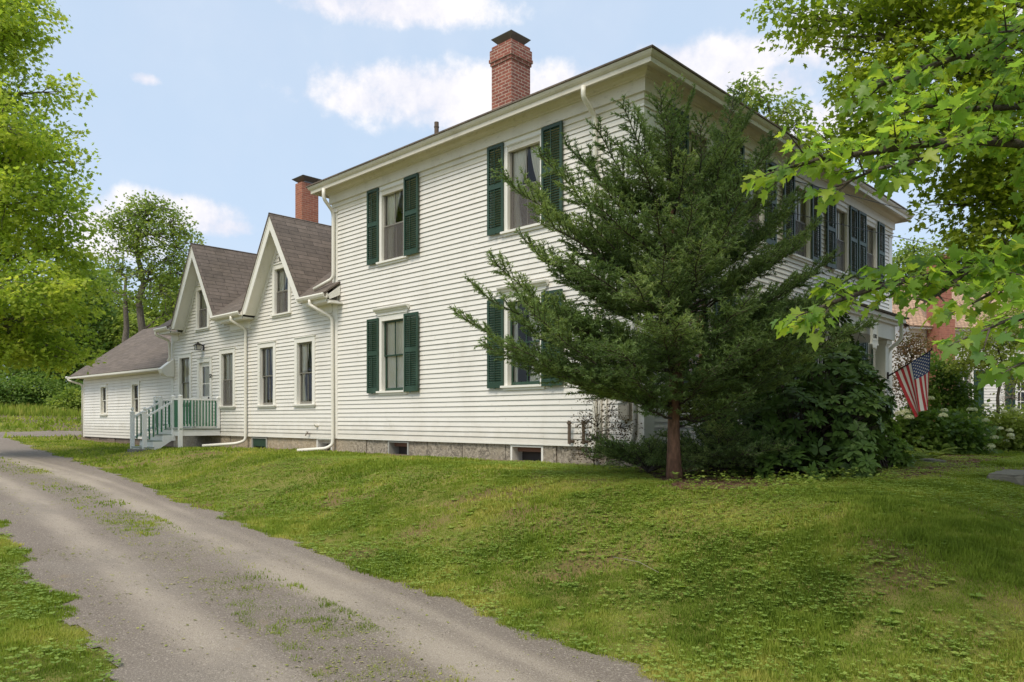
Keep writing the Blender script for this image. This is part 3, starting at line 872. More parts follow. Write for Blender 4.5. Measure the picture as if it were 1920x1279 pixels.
spout(bez([(-13.46, -.47, 4.50), (-13.46, -.47, 4.38), (-13.37, -.085, 4.18), (-13.37, -.085, 1.0), (-13.5, -.3, .92), (-14.1, -1.0, .86)]))
spout(bez([(-18.90, -.47, 4.50), (-18.90, -.46, 4.40), (-18.70, -.10, 4.22), (-18.70, -.09, 3.64), (-18.78, -.12, 3.56)]))
spout(bez([(-28.75, -.36, 3.40), (-28.72, -.36, 3.26), (-28.52, SY - .03, 3.08), (-28.52, SY - .03, .9)]))
gut = MB(); gutter_run(gut, -28.95, -28.68, -.40, 3.43); part('gutter', gut, METALW, house)

# ------------------------------------------------------------------ street portico
pt = MB()
pt.box(.02, 1.45, 4.42, 7.63, 3.34, 3.66); pt.box(.02, 1.53, 4.34, 7.71, 3.661, 3.72); pt.box(.02, 1.62, 4.25, 7.80, 3.721, 3.80)
po = part('portico', pt, TRIM, house)
m = MB(); slab(m, [(0.03, 4.22, 4.02), (1.68, 4.22, 3.84), (1.68, 7.84, 3.84), (.03, 7.84, 4.02)], .035); part('portico_roof', m, SHINGLE, po)
for (yy) in (4.62, 7.43):
    m = MB(); x = 1.24; h_ = .105
    m.box(x - h_, x + h_, yy - h_, yy + h_, 1.32, 3.22); m.box(x - h_ - .03, x + h_ + .03, yy - h_ - .03, yy + h_ + .03, 1.2, 1.319)
    m.box(x - h_ - .02, x + h_ + .02, yy - h_ - .02, yy + h_ + .02, 3.221, 3.25); m.box(x - h_ - .05, x + h_ + .05, yy - h_ - .05, yy + h_ + .05, 3.251, 3.335)
    part('column', m, TRIM, po)
m = MB(); m.box(.03, 1.5, 4.35, 7.7, 1.1, 1.19); m.box(.06, 1.4, 4.45, 7.6, .5, 1.099); m.box(1.501, 1.85, 5.2, 6.9, .5, 1.0); part('porch_floor', m, CONCRETE, po)
m = MB(); m.tube(bez([(1.55, 7.72, 3.70), (1.55, 7.72, 3.36), (1.30, 7.60, 3.12), (1.30, 7.59, 1.2)]), .04, 8); part('downspout', m, METALW, po, smooth=True)
m = MB(); m.box(.0, .09, 5.28, 5.42, 1.2, 3.34); m.box(.0, .09, 6.64, 6.78, 1.2, 3.34); m.box(-.08, -.03, 5.42, 6.64, 1.2, 3.34)
fd = part('front_door', m, paint('dark_door_paint', (.03, .06, .045), .4), house)
# ================================================================== ENTRY STOOP
XL, XR, YF, DZ = -16.95, -15.12, -1.20, 1.345
SLX, SRX = -16.53, -15.58
stoop = thing('entry_stoop', ((XL + XR) / 2, -.6, GZ - .1), 'white and green wooden entry stoop with a railed deck and steps below the side door', 'porch steps')
m = MB(); m.box(XL - .03, XR + .05, YF - .04, -.03, DZ - .035, DZ); m.box(XL - .031, XR + .051, YF - .041, YF + .02, DZ - .052, DZ - .0355)
part('deck', m, DECKGREY, stoop)
m = MB(); m.box(XL, XR + .02, YF - .01, YF + .03, DZ - .22, DZ - .053); m.box(XR - .02, XR + .021, YF + .031, -.03, DZ - .22, DZ - .053); m.box(XL - .02, XL + .02, YF + .031, -.03, DZ - .22, DZ - .053)
part('skirt_board', m, STOOPW, stoop)
def post(x, y, z0, z1, w=.098, ball=False):
    m = MB(); h = w / 2; m.box(x - h, x + h, y - h, y + h, z0, z1)
    if ball:
        m.box(x - h - .014, x + h + .014, y - h - .014, y + h + .014, z1 + .0005, z1 + .018)
        m.lathe(x, y, [(.042, z1 + .0185), (.026, z1 + .045), (.02, z1 + .06), (.032, z1 + .072), (.044, z1 + .095), (.046, z1 + .115), (.036, z1 + .14), (.014, z1 + .156)], 12)
    else:
        m.lathe(x, y, [(.066, z1 + .0005), (.068, z1 + .016), (.058, z1 + .03), (.03, z1 + .045), (.008, z1 + .05)], 12)
    return part('post', m, STOOPW, stoop)
gz = lambda x, y: terr1(x, y) - .03
TOP = 2.27
post(XR, YF, gz(XR, YF), TOP); post(XL, YF, gz(XL, YF), TOP); post(SRX, YF - .02, .98, TOP - .01); post(SLX, YF - .02, .98, TOP - .01)
post(XR, -.085, DZ + .001, TOP - .03, .085); post(XL, -.085, DZ + .001, TOP - .03, .085)
NY = -2.02
NZ = 1.80
post(SRX, NY, gz(SRX, NY), NZ, .098, True); post(SLX, NY, gz(SLX, NY), NZ, .098, True)
def railing(x):
    m = MB(); m.box(x - .032, x + .032, YF + .05, -.13, TOP - .105, TOP - .06); m.box(x - .02, x + .02, YF + .05, -.13, TOP - .17, TOP - .1055); m.box(x - .02, x + .02, YF + .05, -.13, DZ + .06, DZ + .12)
    r = part('railing', m, STOOPW, stoop, origin=(x, -.6, DZ))
    n = 11
    for i in range(n):
        y = YF + .10 + i * (-.13 - .05 - (YF + .10)) / (n - 1)
        b = MB(); b.box(x + .021, x + .046, y - .0165, y + .0165, DZ + .055, TOP - .108); part('baluster', b, PORCHGREEN, r)
railing(XR); railing(XL)
for (a, b) in ((SRX + .05, XR - .05), (XL + .05, SLX - .05)):
    m = MB(); m.box(a, b, YF - .012, YF + .012, DZ + .03, TOP - .10); o = part('panel', m, PORCHGREEN, stoop)
    m = MB(); m.box(a, b, YF - .034, YF + .034, TOP - .099, TOP - .055); part('rail', m, STOOPW, stoop)
steps = [(YF - .04, 1.17), (YF - .31, .99), (YF - .58, .81)]
for i, (y, z) in enumerate(steps):
    ext = 0 if i < 2 else .045
    t = MB(); t.box(SLX - .02 - ext, SRX + .02 + ext, y - .285, y, z - .035, z)
    o = part('tread', t, DECKGREY, stoop)
    r = MB(); zb = (steps[i + 1][1] + .001) if i < 2 else .60
    r.box(SLX - .01 - ext, SRX + .01 + ext, y - .265, y - .245, zb, z - .0355)
    part('riser', r, STOOPW, stoop)
r = MB(); r.box(SLX, SRX, YF - .035, YF - .015, 1.171, DZ - .053); part('riser', r, STOOPW, stoop)
for x in (SLX - .028, SRX + .028):
    m = MB(); m.prism([(YF - .02, DZ - .06), (YF - .06, 1.135), (YF - .33, 1.134), (YF - .332, .955), (YF - .60, .954), (YF - .602, .774), (YF - .80, .773), (YF - .80, .60), (YF - .66, .60), (YF - .02, 1.02)],
                      lambda y, z: (x - .018, y, z), lambda y, z: (x + .018, y, z)); part('stringer', m, STOOPW, stoop)
    xx = SLX if x < -16 else SRX
    m = MB(); a = Vector((xx, NY + .05, 1.68)); b = Vector((xx, YF - .07, 2.10)); m.beam(a, b, .06, .05)
    a2 = Vector((xx, NY + .05, 1.06)); b2 = Vector((xx, YF - .07, 1.48)); m.beam(a2, b2, .04, .06)
    r = part('hand_rail', m, STOOPW, stoop)
    for k in range(6):
        f = (k + .6) / 6.2; p = a.lerp(b, f); q = a2.lerp(b2, f)
        bb = MB(); bb.box(xx + .021, xx + .048, p.y - .017, p.y + .017, q.z - .07, p.z - .028); part('baluster', bb, PORCHGREEN, r)

# ================================================================== THINGS FIXED TO OR STANDING ROUND THE HOUSE
# lantern above the side door
lan = thing('wall_lantern', (-16.25, -.02, 3.85), 'small dark bronze lantern on the clapboards above the side door', 'lantern')
m = MB(); m.box(-16.29, -16.21, -.045, -.015, 3.76, 3.92); m.tube([(-16.25, -.04, 3.88), (-16.25, -.12, 3.93), (-16.25, -.20, 3.94)], .012, 6); part('bracket', m, IRON, lan)
m = MB(); x, y = -16.25, -.20
for (dx, dy) in ((-1, -1), (1, -1), (1, 1), (-1, 1)): m.beam((x + dx * .065, y + dy * .065, 3.76), (x + dx * .085, y + dy * .085, 3.90), .014, .014)
m.box(x - .08, x + .08, y - .08, y + .08, 3.745, 3.76)
n = len(m.v); m.v += [(x - .12, y - .12, 3.90), (x + .12, y - .12, 3.90), (x + .12, y + .12, 3.90), (x - .12, y + .12, 3.90), (x - .03, y - .03, 3.97), (x + .03, y - .03, 3.97), (x + .03, y + .03, 3.97), (x - .03, y + .03, 3.97)]
for f in ((0, 1, 5, 4), (1, 2, 6, 5), (2, 3, 7, 6), (3, 0, 4, 7), (4, 5, 6, 7), (3, 2, 1, 0)): m.f.append(tuple(n + i for i in f)); m.m.append(0)
m.lathe(x, y, [(.02, 3.97), (.03, 3.985), (.012, 4.01)], 8); part('lantern_frame', m, IRON, lan)
m = MB(); m.box(x - .064, x + .064, y - .064, y + .064, 3.762, 3.895); part('glass', m, plain('frosted_lantern_glass', (.5, .48, .42), .2, .1), lan)

def text_mesh(s, size, depth):
    c = bpy.data.curves.new('lettering', 'FONT'); c.body = s; c.size = size; c.extrude = depth; c.align_x = 'CENTER'; c.align_y = 'CENTER'
    o = bpy.data.objects.new('lettering', c); COL.objects.link(o)
    dg = bpy.context.evaluated_depsgraph_get(); me = bpy.data.meshes.new_from_object(o.evaluated_get(dg))
    bpy.data.objects.remove(o); return me
me = text_mesh('52', .155, .006); me.materials.append(IRON)
o = bpy.data.objects.new('house_number', me); COL.objects.link(o); o.location = (-15.71, -.05, 2.93); o.rotation_euler = (PI / 2, 0, 0)
tag(o, 'black number 52 on the white casing right of the side door', 'house number')

sg = thing('hanging_sign', (1.36, 5.95, 3.5), 'white shaped name board with the date 1781 under the portico eave', 'sign')
m = MB(); yc, zb = 5.95, 3.10
pl = [(-.19, .5), (-.19, .06), (-.23, .05), (-.23, .02), (-.13, .02)] + [(-.13 + .26 * k / 12, .02 - .075 * abs(math.sin(k / 12 * PI * 2)) * (1 if True else 0) - .02 * math.sin(k / 12 * PI)) for k in range(1, 12)] + [(.13, .02), (.23, .02), (.23, .05), (.19, .06), (.19, .5)]
m.prism(pl[::-1], lambda a, b: (1.545, yc + a, zb + b), lambda a, b: (1.575, yc + a, zb + b)); part('board', m, TRIM, sg)
m = MB(); 
for (a0, a1, b0, b1) in ((-.15, -.135, .1, .44), (.135, .15, .1, .44), (-.134, .134, .425, .44), (-.134, .134, .1, .115)): m.box(1.5755, 1.582, yc + a0, yc + a1, zb + b0, zb + b1)
part('moulding', m, SASHW, sg)
me = text_mesh('1781', .115, .003); me.materials.append(IRON)
o = bpy.data.objects.new('lettering', me); COL.objects.link(o); o.parent = sg; o.location = Vector((1.579, yc, zb + .19)) - Vector(sg.location); o.rotation_euler = (PI / 2, 0, PI / 2)

# electric service by the corner
o = MB(); o.box(-.87, -.66, -.16, -.02, 2.17, 2.46); b_ = part('meter_box', o, METALW, None); tag(b_, 'white electrical box at left of the round meter near the house corner', 'electrical box')
mt = thing('electric_meter', (-.50, -.05, 2.3), 'round glass electric meter in a white socket near the house corner', 'electric meter')
m = MB(); m.box(-.60, -.38, -.11, -.02, 2.12, 2.50); part('socket', m, METALW, mt)
m = MB(); m.tube([(-.49, -.11, 2.33), (-.49, -.135, 2.33)], .088, 20); m.tube([(-.49, -.135, 2.33), (-.49, -.20, 2.33)], .075, 20); part('dial', m, GREYBOX, mt)
m = MB(); m.tube([(-.84, -.045, 2.17), (-.84, -.045, 1.2)], .03, 8); m.tube([(-.72, -.045, 2.17), (-.72, -.045, 1.25)], .022, 8); o = part('conduit', m, METALW, None, True); tag(o, 'pair of pale conduits running down the clapboards under the white electrical box', 'conduit')
m = MB(); m.box(-.43, -.23, -.17, -.02, 1.90, 2.10)
for i in range(8): m.box(-.425 + i * .025, -.412 + i * .025, -.178, -.1705, 1.915, 2.085)
o = part('ribbed_box', m, GREYBOX, None); tag(o, 'grey ribbed utility box on the clapboards behind the dark evergreen', 'utility box')
m = MB(); m.box(-.42, -.21, -.12, -.02, 1.60, 1.87); m.box(-.40, -.23, -.126, -.1205, 1.62, 1.85); o = part('cable_box', m, plain('tan_plastic', (.34, .31, .25), .5), None); tag(o, 'tan flat utility box below the grey ribbed one', 'utility box')
m = MB(); m.tube(bez([(-.13, -.06, 4.2), (-.13, -.06, 1.4), (-.2, -.05, 1.15)]), .036, 8); o = part('service_conduit', m, GREYBOX, None, True); tag(o, 'thick grey conduit climbing beside the corner board', 'conduit')
for i, x in enumerate((-1.44, -1.13)):
    m = MB(); m.tube([(x, -.13, 1.18), (x, -.13, 1.52)], .028, 10); m.tube([(x, -.13, 1.52), (x, -.13, 1.56)], .042, 10); m.tube([(x, -.13, 1.22), (x, .05, 1.22)], .026, 8); m.tube([(x, -.13, 1.535), (x, -.13, 1.58)], .025, 8)
    o = part('filler_pipe', m, RUST, None); tag(o, ('rusty capped filler pipe standing farther from the house corner', 'rusty capped filler pipe half hidden by the twiggy shrub')[i], 'pipe', 'oil filler pipes by the wall')
m = MB(); m.tube([(-10.05, -.02, 1.24), (-10.05, -.12, 1.24)], .016, 8); m.tube([(-10.05, -.12, 1.24), (-10.05, -.14, 1.19)], .014, 8); m.tube([(-10.05, -.09, 1.24), (-10.05, -.09, 1.28)], .01, 6); m.tube([(-10.09, -.09, 1.285), (-10.01, -.09, 1.285)], .012, 6)
o = part('spigot', m, RUST, None); tag(o, 'brass garden spigot low on the clapboards', 'spigot')
m = MB(); m.tube([(-9.68, -.01, 1.45), (-9.68, -.07, 1.45)], .035, 10); m.tube([(-9.68, -.07, 1.45), (-9.68, -.085, 1.44)], .045, 10); o = part('wall_vent', m, METALW, None); tag(o, 'tiny white vent cap on the clapboards up from the spigot', 'vent cap')

# flag on its pole
fl = thing('flag', (1.35, 7.45, 2.55), 'stars and stripes flag hanging from a slanting pole on the right portico column', 'flag')
A = np.array([1.37, 7.45, 2.56]); Bp = np.array([2.22, 7.45, 3.07])
m = MB(); m.tube([A, Bp], .012, 8); m.lathe(Bp[0], Bp[1], [(.010, Bp[2]), (.022, Bp[2] + .015), (.016, Bp[2] + .035), (.004, Bp[2] + .045)], 8); part('pole', m, IRON, fl, True)
m = MB(); m.box(1.346, 1.37, 7.42, 7.48, 2.49, 2.64); m.tube([(1.36, 7.45, 2.555), (1.47, 7.45, 2.62)], .02, 8); part('bracket', m, IRON, fl)
S0, S1, FL = .15, .975, 1.50
U0 = A + (Bp - A) * S0; U1 = A + (Bp - A) * S1
def cloth(s, d):
    """s along the pole 0 at the wall end, d down the fly 0..1"""
    top = U0 + (U1 - U0) * s
    k = d ** 1.1
    lo0 = np.array([U0[0] + .38, 7.43, U0[2] - .99]); lo1 = np.array([U1[0] + .02, 7.43, U1[2] - 1.16])
    sc = s
    bot = lo0 + (lo1 - lo0) * sc
    p = top + (bot - top) * k
    fold = (.012 + .07 * d) * math.sin(s * 9.0 + d * 1.2 - .5) + .02 * d * math.sin(s * 21)
    p = p + np.array([.35 * fold * d, fold, .02 * math.sin(s * PI * 2) * d])
    if s > .62: p = p + np.array([-.20 * (s - .62) * d * 1.2, .12 * (s - .62) * d, 0])
    return p
FM = [plain('flag_red', (.48, .035, .045), .8, .12, 30), plain('flag_white', (.74, .71, .66), .8, .08, 30), plain('flag_blue', (.035, .065, .19), .8, .15, 30)]
m = MB(); ns, nd = 52, 40
for j in range(nd + 1):
    for i in range(ns + 1): m.v.append(tuple(cloth(i / ns, j / nd)))
for j in range(nd):
    for i in range(ns):
        a = j * (ns + 1) + i; m.f.append((a, a + ns + 1, a + ns + 2, a + 1))
        st = int((i + .5) / ns * 13)
        m.m.append(2 if (st >= 6 and j < nd * .4) else (0 if st % 2 == 0 else 1))
part('flag_cloth', m, FM, fl, True)
m = MB()
def star(s, d, r):
    c = cloth(s, d); e1 = unit(cloth(s + .01, d) - c); e2 = unit(cloth(s, d + .01) - c); nn = unit(np.cross(e1, e2))
    for sg_ in (1, -1):
        pts = []
        for k in range(10):
            a = k * PI / 5; rr = r if k % 2 == 0 else r * .4
            pts.append(c + nn * .004 * sg_ + e1 * rr * math.cos(a) + e2 * rr * math.sin(a))
        n0 = len(m.v); m.v.append(tuple(c + nn * .004 * sg_)); m.v += [tuple(p) for p in pts]
        for k in range(10): m.f.append((n0, n0 + 1 + k, n0 + 1 + (k + 1) % 10)); m.m.append(0)
for r_ in range(9):
    for c_ in range(6 if r_ % 2 == 0 else 5):
        s = 6 / 13 + (7 / 13) * (r_ + 1) / 10; d = .4 * ((c_ + .5) / 6 if r_ % 2 == 0 else (c_ + 1) / 6)
        star(s, d, .022)
part('stars', m, FM[1], fl)

# wires from the house front to a pole out of sight down the street
WIRE = plain('black_cable', (.015, .015, .015), .6)
def wire(p, q, sag, lab, r=.009):
    p, q = Vector(p), Vector(q); m = MB()
    m.tube([p.lerp(q, k / 14) - Vector((0, 0, sag * 4 * (k / 14) * (1 - k / 14))) for k in range(15)], r, 5)
    o = part('overhead_wire', m, WIRE, None, True); tag(o, lab, 'wire', 'service wires from the house front')
wire((.05, 3.05, 6.42), at(2150, 486, 42), .25, 'upper black service wire running from the street front past the eave')
wire((.05, 2.95, 5.75), at(2150, 520, 42), .30, 'lower black service wire running from the street front past the shutters')

# granite steps and slabs in the front lawn
def slab_stone(name, c, sx, sy, h, rz, lab, cat, grp=None, tilt=0.0):
    bm = bmesh_box(sx, sy, h); me = bpy.data.meshes.new(name); bm.to_mesh(me); bm.free(); me.materials.append(CONCRETE)
    o = bpy.data.objects.new(name, me); COL.objects.link(o); o.location = c; o.rotation_euler = (tilt, 0, rz); tag(o, lab, cat, grp); return o
import bmesh
def bmesh_box(sx, sy, h):
    bm = bmesh.new(); bmesh.ops.create_cube(bm, size=1.0); bmesh.ops.scale(bm, vec=(sx, sy, h), verts=bm.verts)
    bmesh.ops.bevel(bm, geom=list(bm.edges), offset=min(sx, sy, h) * .14, segments=2, affect='EDGES')
    bmesh.ops.subdivide_edges(bm, edges=[e for e in bm.edges if e.calc_length() > .15], cuts=3, use_grid_fill=True)
    for v in bm.verts: v.co += Vector((random.uniform(-1, 1), random.uniform(-1, 1), random.uniform(-1, 1))) * .008
    return bm
slab_stone('stone_step', (4.72, 1.62, terr1(4.72, 1.6) + .02), .42, 1.25, .17, .04, 'upper grey granite step at the edge of the front lawn', 'stone step', 'granite steps at the lawn edge')
slab_stone('stone_step', (5.17, 1.66, terr1(5.17, 1.6) - .02), .42, 1.25, .17, .02, 'lower grey granite step cut off by the picture edge', 'stone step', 'granite steps at the lawn edge')
p = at(1722, 866, 13.4); slab_stone('stone_slab', (p[0], p[1], p[2] - .01), .75, .5, .12, .7, 'flat grey stone slab beside the ferns', 'stone slab')
p = at(262, 851, 20.9); slab_stone('stepping_stone', (p[0], p[1], terr1(p[0], p[1]) + .01), .62, .42, .10, .1, 'flat tan stone lying at the foot of the entry steps', 'stone')

# ================================================================== NEIGHBOUR'S HOUSE
nz = .80
nb = thing('neighbour_house', (-2.0, 30.0, nz), 'white clapboard neighbouring house with tan shingle roof and orange brick chimney beyond the flag', 'house')
# its long wall faces the camera; built in place with its own axes (a: along the wall to the right, b: away)
NO = at(1706, 820, 27.0); NO[2] = nz
na = unit(RV * .96 + FV * .28); nbk = np.array([-na[1], na[0], 0])
if nbk @ FV < 0: nbk = -nbk
def NP(a, b, z): 
    q = NO + na * a + nbk * b; return (q[0], q[1], z)
class NMB(MB):
    def nbox(s, a0, a1, b0, b1, z0, z1, mi=0):
        s.hexa([NP(a0, b0, z0), NP(a1, b0, z0), NP(a1, b1, z0), NP(a0, b1, z0), NP(a0, b0, z1), NP(a1, b0, z1), NP(a1, b1, z1), NP(a0, b1, z1)], mi)
m = NMB(); W_ = 9.0; wi = [(2.0, 2.75, 1.90, 3.45), (5.0, 5.75, 1.90, 3.45)]
z = 1.0
while z < 4.75:
    iv = [(0, W_)]
    for o in wi:
        if o[2] < z + .11 and o[3] > z:
            nv = []
            for (p, q) in iv:
                if o[1] <= p or o[0] >= q: nv.append((p, q)); continue
                if o[0] > p: nv.append((p, o[0]))
                if o[1] < q: nv.append((o[1], q))
            iv = nv
    for (p, q) in iv:
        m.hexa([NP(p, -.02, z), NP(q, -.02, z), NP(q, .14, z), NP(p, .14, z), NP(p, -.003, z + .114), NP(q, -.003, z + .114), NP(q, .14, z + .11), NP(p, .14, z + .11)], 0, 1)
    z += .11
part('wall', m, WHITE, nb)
m = NMB(); m.nbox(0, .14, .15, 6.5, nz, 4.75); m.nbox(W_ - .14, W_, .15, 6.5, nz, 4.75); m.nbox(0.15, W_ - .15, 6.3, 6.45, nz, 4.75); m.nbox(.15, W_ - .15, 2.2, 2.3, nz, 4.7)
m.prism([(0, 4.75), (3.3, 7.05), (6.6, 4.75)], lambda b, z: NP(.0, b, z), lambda b, z: NP(.12, b, z)); part('side_wall', m, WHITE[0], nb)
m = NMB(); m.nbox(-.05, W_, -.03, .13, 4.62, 4.95); m.nbox(-.1, W_, -.32, -.031, 4.86, 4.95); m.nbox(-.1, .1, -.031, .15, .95, 4.61); part('trim', m, TRIM, nb)
m = MB(); slab(m, [NP(-.3, -.38, 4.95), NP(W_, -.38, 4.95), NP(W_, 3.3, 7.45), NP(-.3, 3.3, 7.45)], .05); slab(m, [NP(-.3, 3.3, 7.45), NP(W_, 3.3, 7.45), NP(W_, 7.0, 4.95), NP(-.3, 7.0, 4.95)], .05); part('roof', m, SHINGLE2, nb)
m = NMB(); m.nbox(.70, 1.40, -.62, -.06, nz, 5.2); m.nbox(.80, 1.32, -.55, .05, 5.201, 7.4); m.nbox(.76, 1.36, -.6, .1, 7.401, 7.5); part('chimney', m, BRICK2, nb)
m = NMB(); m.nbox(-.02, W_, -.0, .3, .3, .995); part('foundation', m, GRANITE, nb)
for o in wi:
    m = NMB(); c = .12
    m.nbox(o[0] - c, o[0], -.05, .1, o[2] - .06, o[3] + c); m.nbox(o[1], o[1] + c, -.05, .1, o[2] - .06, o[3] + c); m.nbox(o[0], o[1], -.05, .1, o[3], o[3] + c); m.nbox(o[0], o[1], -.07, .1, o[2] - .06, o[2])
    w = part('window', m, TRIM, nb)
    m = NMB(); m.nbox(o[0], o[1], .03, .06, (o[2] + o[3]) / 2 - .03, (o[2] + o[3]) / 2 + .03)
    for k in (1, 2): m.nbox(o[0] + (o[1] - o[0]) * k / 3 - .012, o[0] + (o[1] - o[0]) * k / 3 + .012, .035, .055, o[2], o[3])
    for k in (1, 3): zz = o[2] + (o[3] - o[2]) * k / 4; m.nbox(o[0], o[1], .036, .054, zz - .012, zz + .012)
    part('sash', m, TRIM, w)
    m = NMB(); m.poly([NP(o[0], .07, o[2]), NP(o[1], .07, o[2]), NP(o[1], .07, o[3]), NP(o[0], .07, o[3])]); part('glass', m, GLASS, w)
    for s_ in (-1, 1):
        a = o[1] + c + .02 if s_ > 0 else o[0] - c - .47
        m = NMB(); m.nbox(a, a + .05, -.07, -.03, o[2], o[3]); m.nbox(a + .40, a + .45, -.07, -.03, o[2], o[3]); m.nbox(a + .05, a + .40, -.068, -.03, o[2], o[2] + .1); m.nbox(a + .05, a + .40, -.068, -.03, o[3] - .07, o[3])
        for k in range(28): zz = o[2] + .1 + k * (o[3] - o[2] - .17) / 28; m.hexa([NP(a + .05, -.066, zz), NP(a + .4, -.066, zz), NP(a + .4, -.05, zz), NP(a + .05, -.05, zz), NP(a + .05, -.04, zz + .045), NP(a + .4, -.04, zz + .045), NP(a + .4, -.032, zz + .045), NP(a + .05, -.032, zz + .045)])
        part('shutter', m, GREEN, nb)
# ================================================================== GROUND
def grid_sheet(name, xs, ys, zfun, mat, keep=None, tint=None):
    X, Y = np.meshgrid(xs, ys, indexing='ij'); Z = zfun(X, Y)
    V = np.stack([X, Y, Z], -1).reshape(-1, 3); ny = len(ys)
    i, j = np.meshgrid(np.arange(len(xs) - 1), np.arange(ny - 1), indexing='ij')
    a = (i * ny + j).ravel(); Fc = np.stack([a, a + ny, a + ny + 1, a + 1], 1)
    if keep is not None:
        c = V[Fc].mean(1); Fc = Fc[keep(c[:, 0], c[:, 1])]
        u, inv = np.unique(Fc, return_inverse=True); V = V[u]; Fc = inv.reshape(-1, 4)
    return np_mesh(name, V, Fc, mat, smooth=True, tint=None if tint is None else tint(V[:, 0], V[:, 1]))

def vnoise(x, y, s, seed=0):
    """smooth value noise for placing patches"""
    r = np.random.default_rng(seed); G = r.random((64, 64))
    fx, fy = x / s, y / s; ix, iy = np.floor(fx).astype(int), np.floor(fy).astype(int); u, v = fx - ix, fy - iy
    u = u * u * (3 - 2 * u); v = v * v * (3 - 2 * v); g = lambda a, b: G[a % 64, b % 64]
    return (g(ix, iy) * (1 - u) + g(ix + 1, iy) * u) * (1 - v) + (g(ix, iy + 1) * (1 - u) + g(ix + 1, iy + 1) * u) * v

def lawn_mat():
    m, nt, b = new_mat('lawn_turf'); p = pos(nt)
    n1 = ramp(nt, noise(nt, .55, 5, .6, p), .38, .62); n2 = ramp(nt, noise(nt, 3.2, 5, .65, p), .35, .65); n3 = noise(nt, 40, 3, .7, p)
    c = mixc(nt, n1, (.23, .25, .045), (.15, .185, .034)); c = mixc(nt, n2, c, (.31, .255, .085)); 
    k = nt.nodes.new('ShaderNodeMath'); k.operation = 'MULTIPLY'; k.inputs[1].default_value = .7; nt.links.new(n3, k.inputs[0])
    c = mixc(nt, k.outputs[0], c, (.05, .055, .018))
    # bare earth where it is worn, and along the footing of the wall
    ba = N(nt, 'ShaderNodeAttribute'); ba.attribute_name = 'tint'
    c = mixc(nt, ba.outputs['Fac'], c, mixc(nt, n3, (.20, .135, .065), (.12, .075, .04)))
    sx = N(nt, 'ShaderNodeSeparateXYZ'); nt.links.new(p, sx.inputs[0])
    ad = nt.nodes.new('ShaderNodeMath'); ad.operation = 'MULTIPLY_ADD'; ad.inputs[1].default_value = .35; nt.links.new(noise(nt, 2.5, 4, .6, p), ad.inputs[0]); nt.links.new(sx.outputs['Y'], ad.inputs[2])
    f = ramp(nt, ad.outputs[0], -.26, -.08); c = mixc(nt, f, c, (.17, .13, .085))
    nt.links.new(c, b.inputs['Base Color']); b.inputs['Roughness'].default_value = .95; b.inputs['Specular IOR Level'].default_value = .1
    bump(nt, b, noise(nt, 30, 5, .7, p), .6, .02); return m
LAWN = lawn_mat()
xs = np.concatenate([np.linspace(-400, -100, 7)[:-1], np.linspace(-100, -40, 40)[:-1], np.linspace(-40, -10, 90)[:-1], np.linspace(-10, 10, 130)[:-1], np.linspace(10, 60, 20)[:-1], np.linspace(60, 400, 6)])
ys = np.concatenate([np.linspace(-400, -40, 7)[:-1], np.linspace(-40, -14, 16)[:-1], np.linspace(-14, 4, 120)[:-1], np.linspace(4, 40, 50)[:-1], np.linspace(40, 400, 10)])
def lawn_z(X, Y):
    z = terr(X, Y); inside = (X < -.15) & (X > -28.2) & (Y > .35) & (Y < 11.8)
    return np.where(inside, z - .25, z)
def bare_at(x, y): return vnoise(x, y, 1.3, 31) * .55 + vnoise(x, y, .42, 32) * .45
structure('lawn', grid_sheet('lawn', xs, ys, lawn_z, LAWN, tint=lambda x, y: sstep(.60, .78, bare_at(x, y)) * .75 * (x > -12) * (y > -7)))

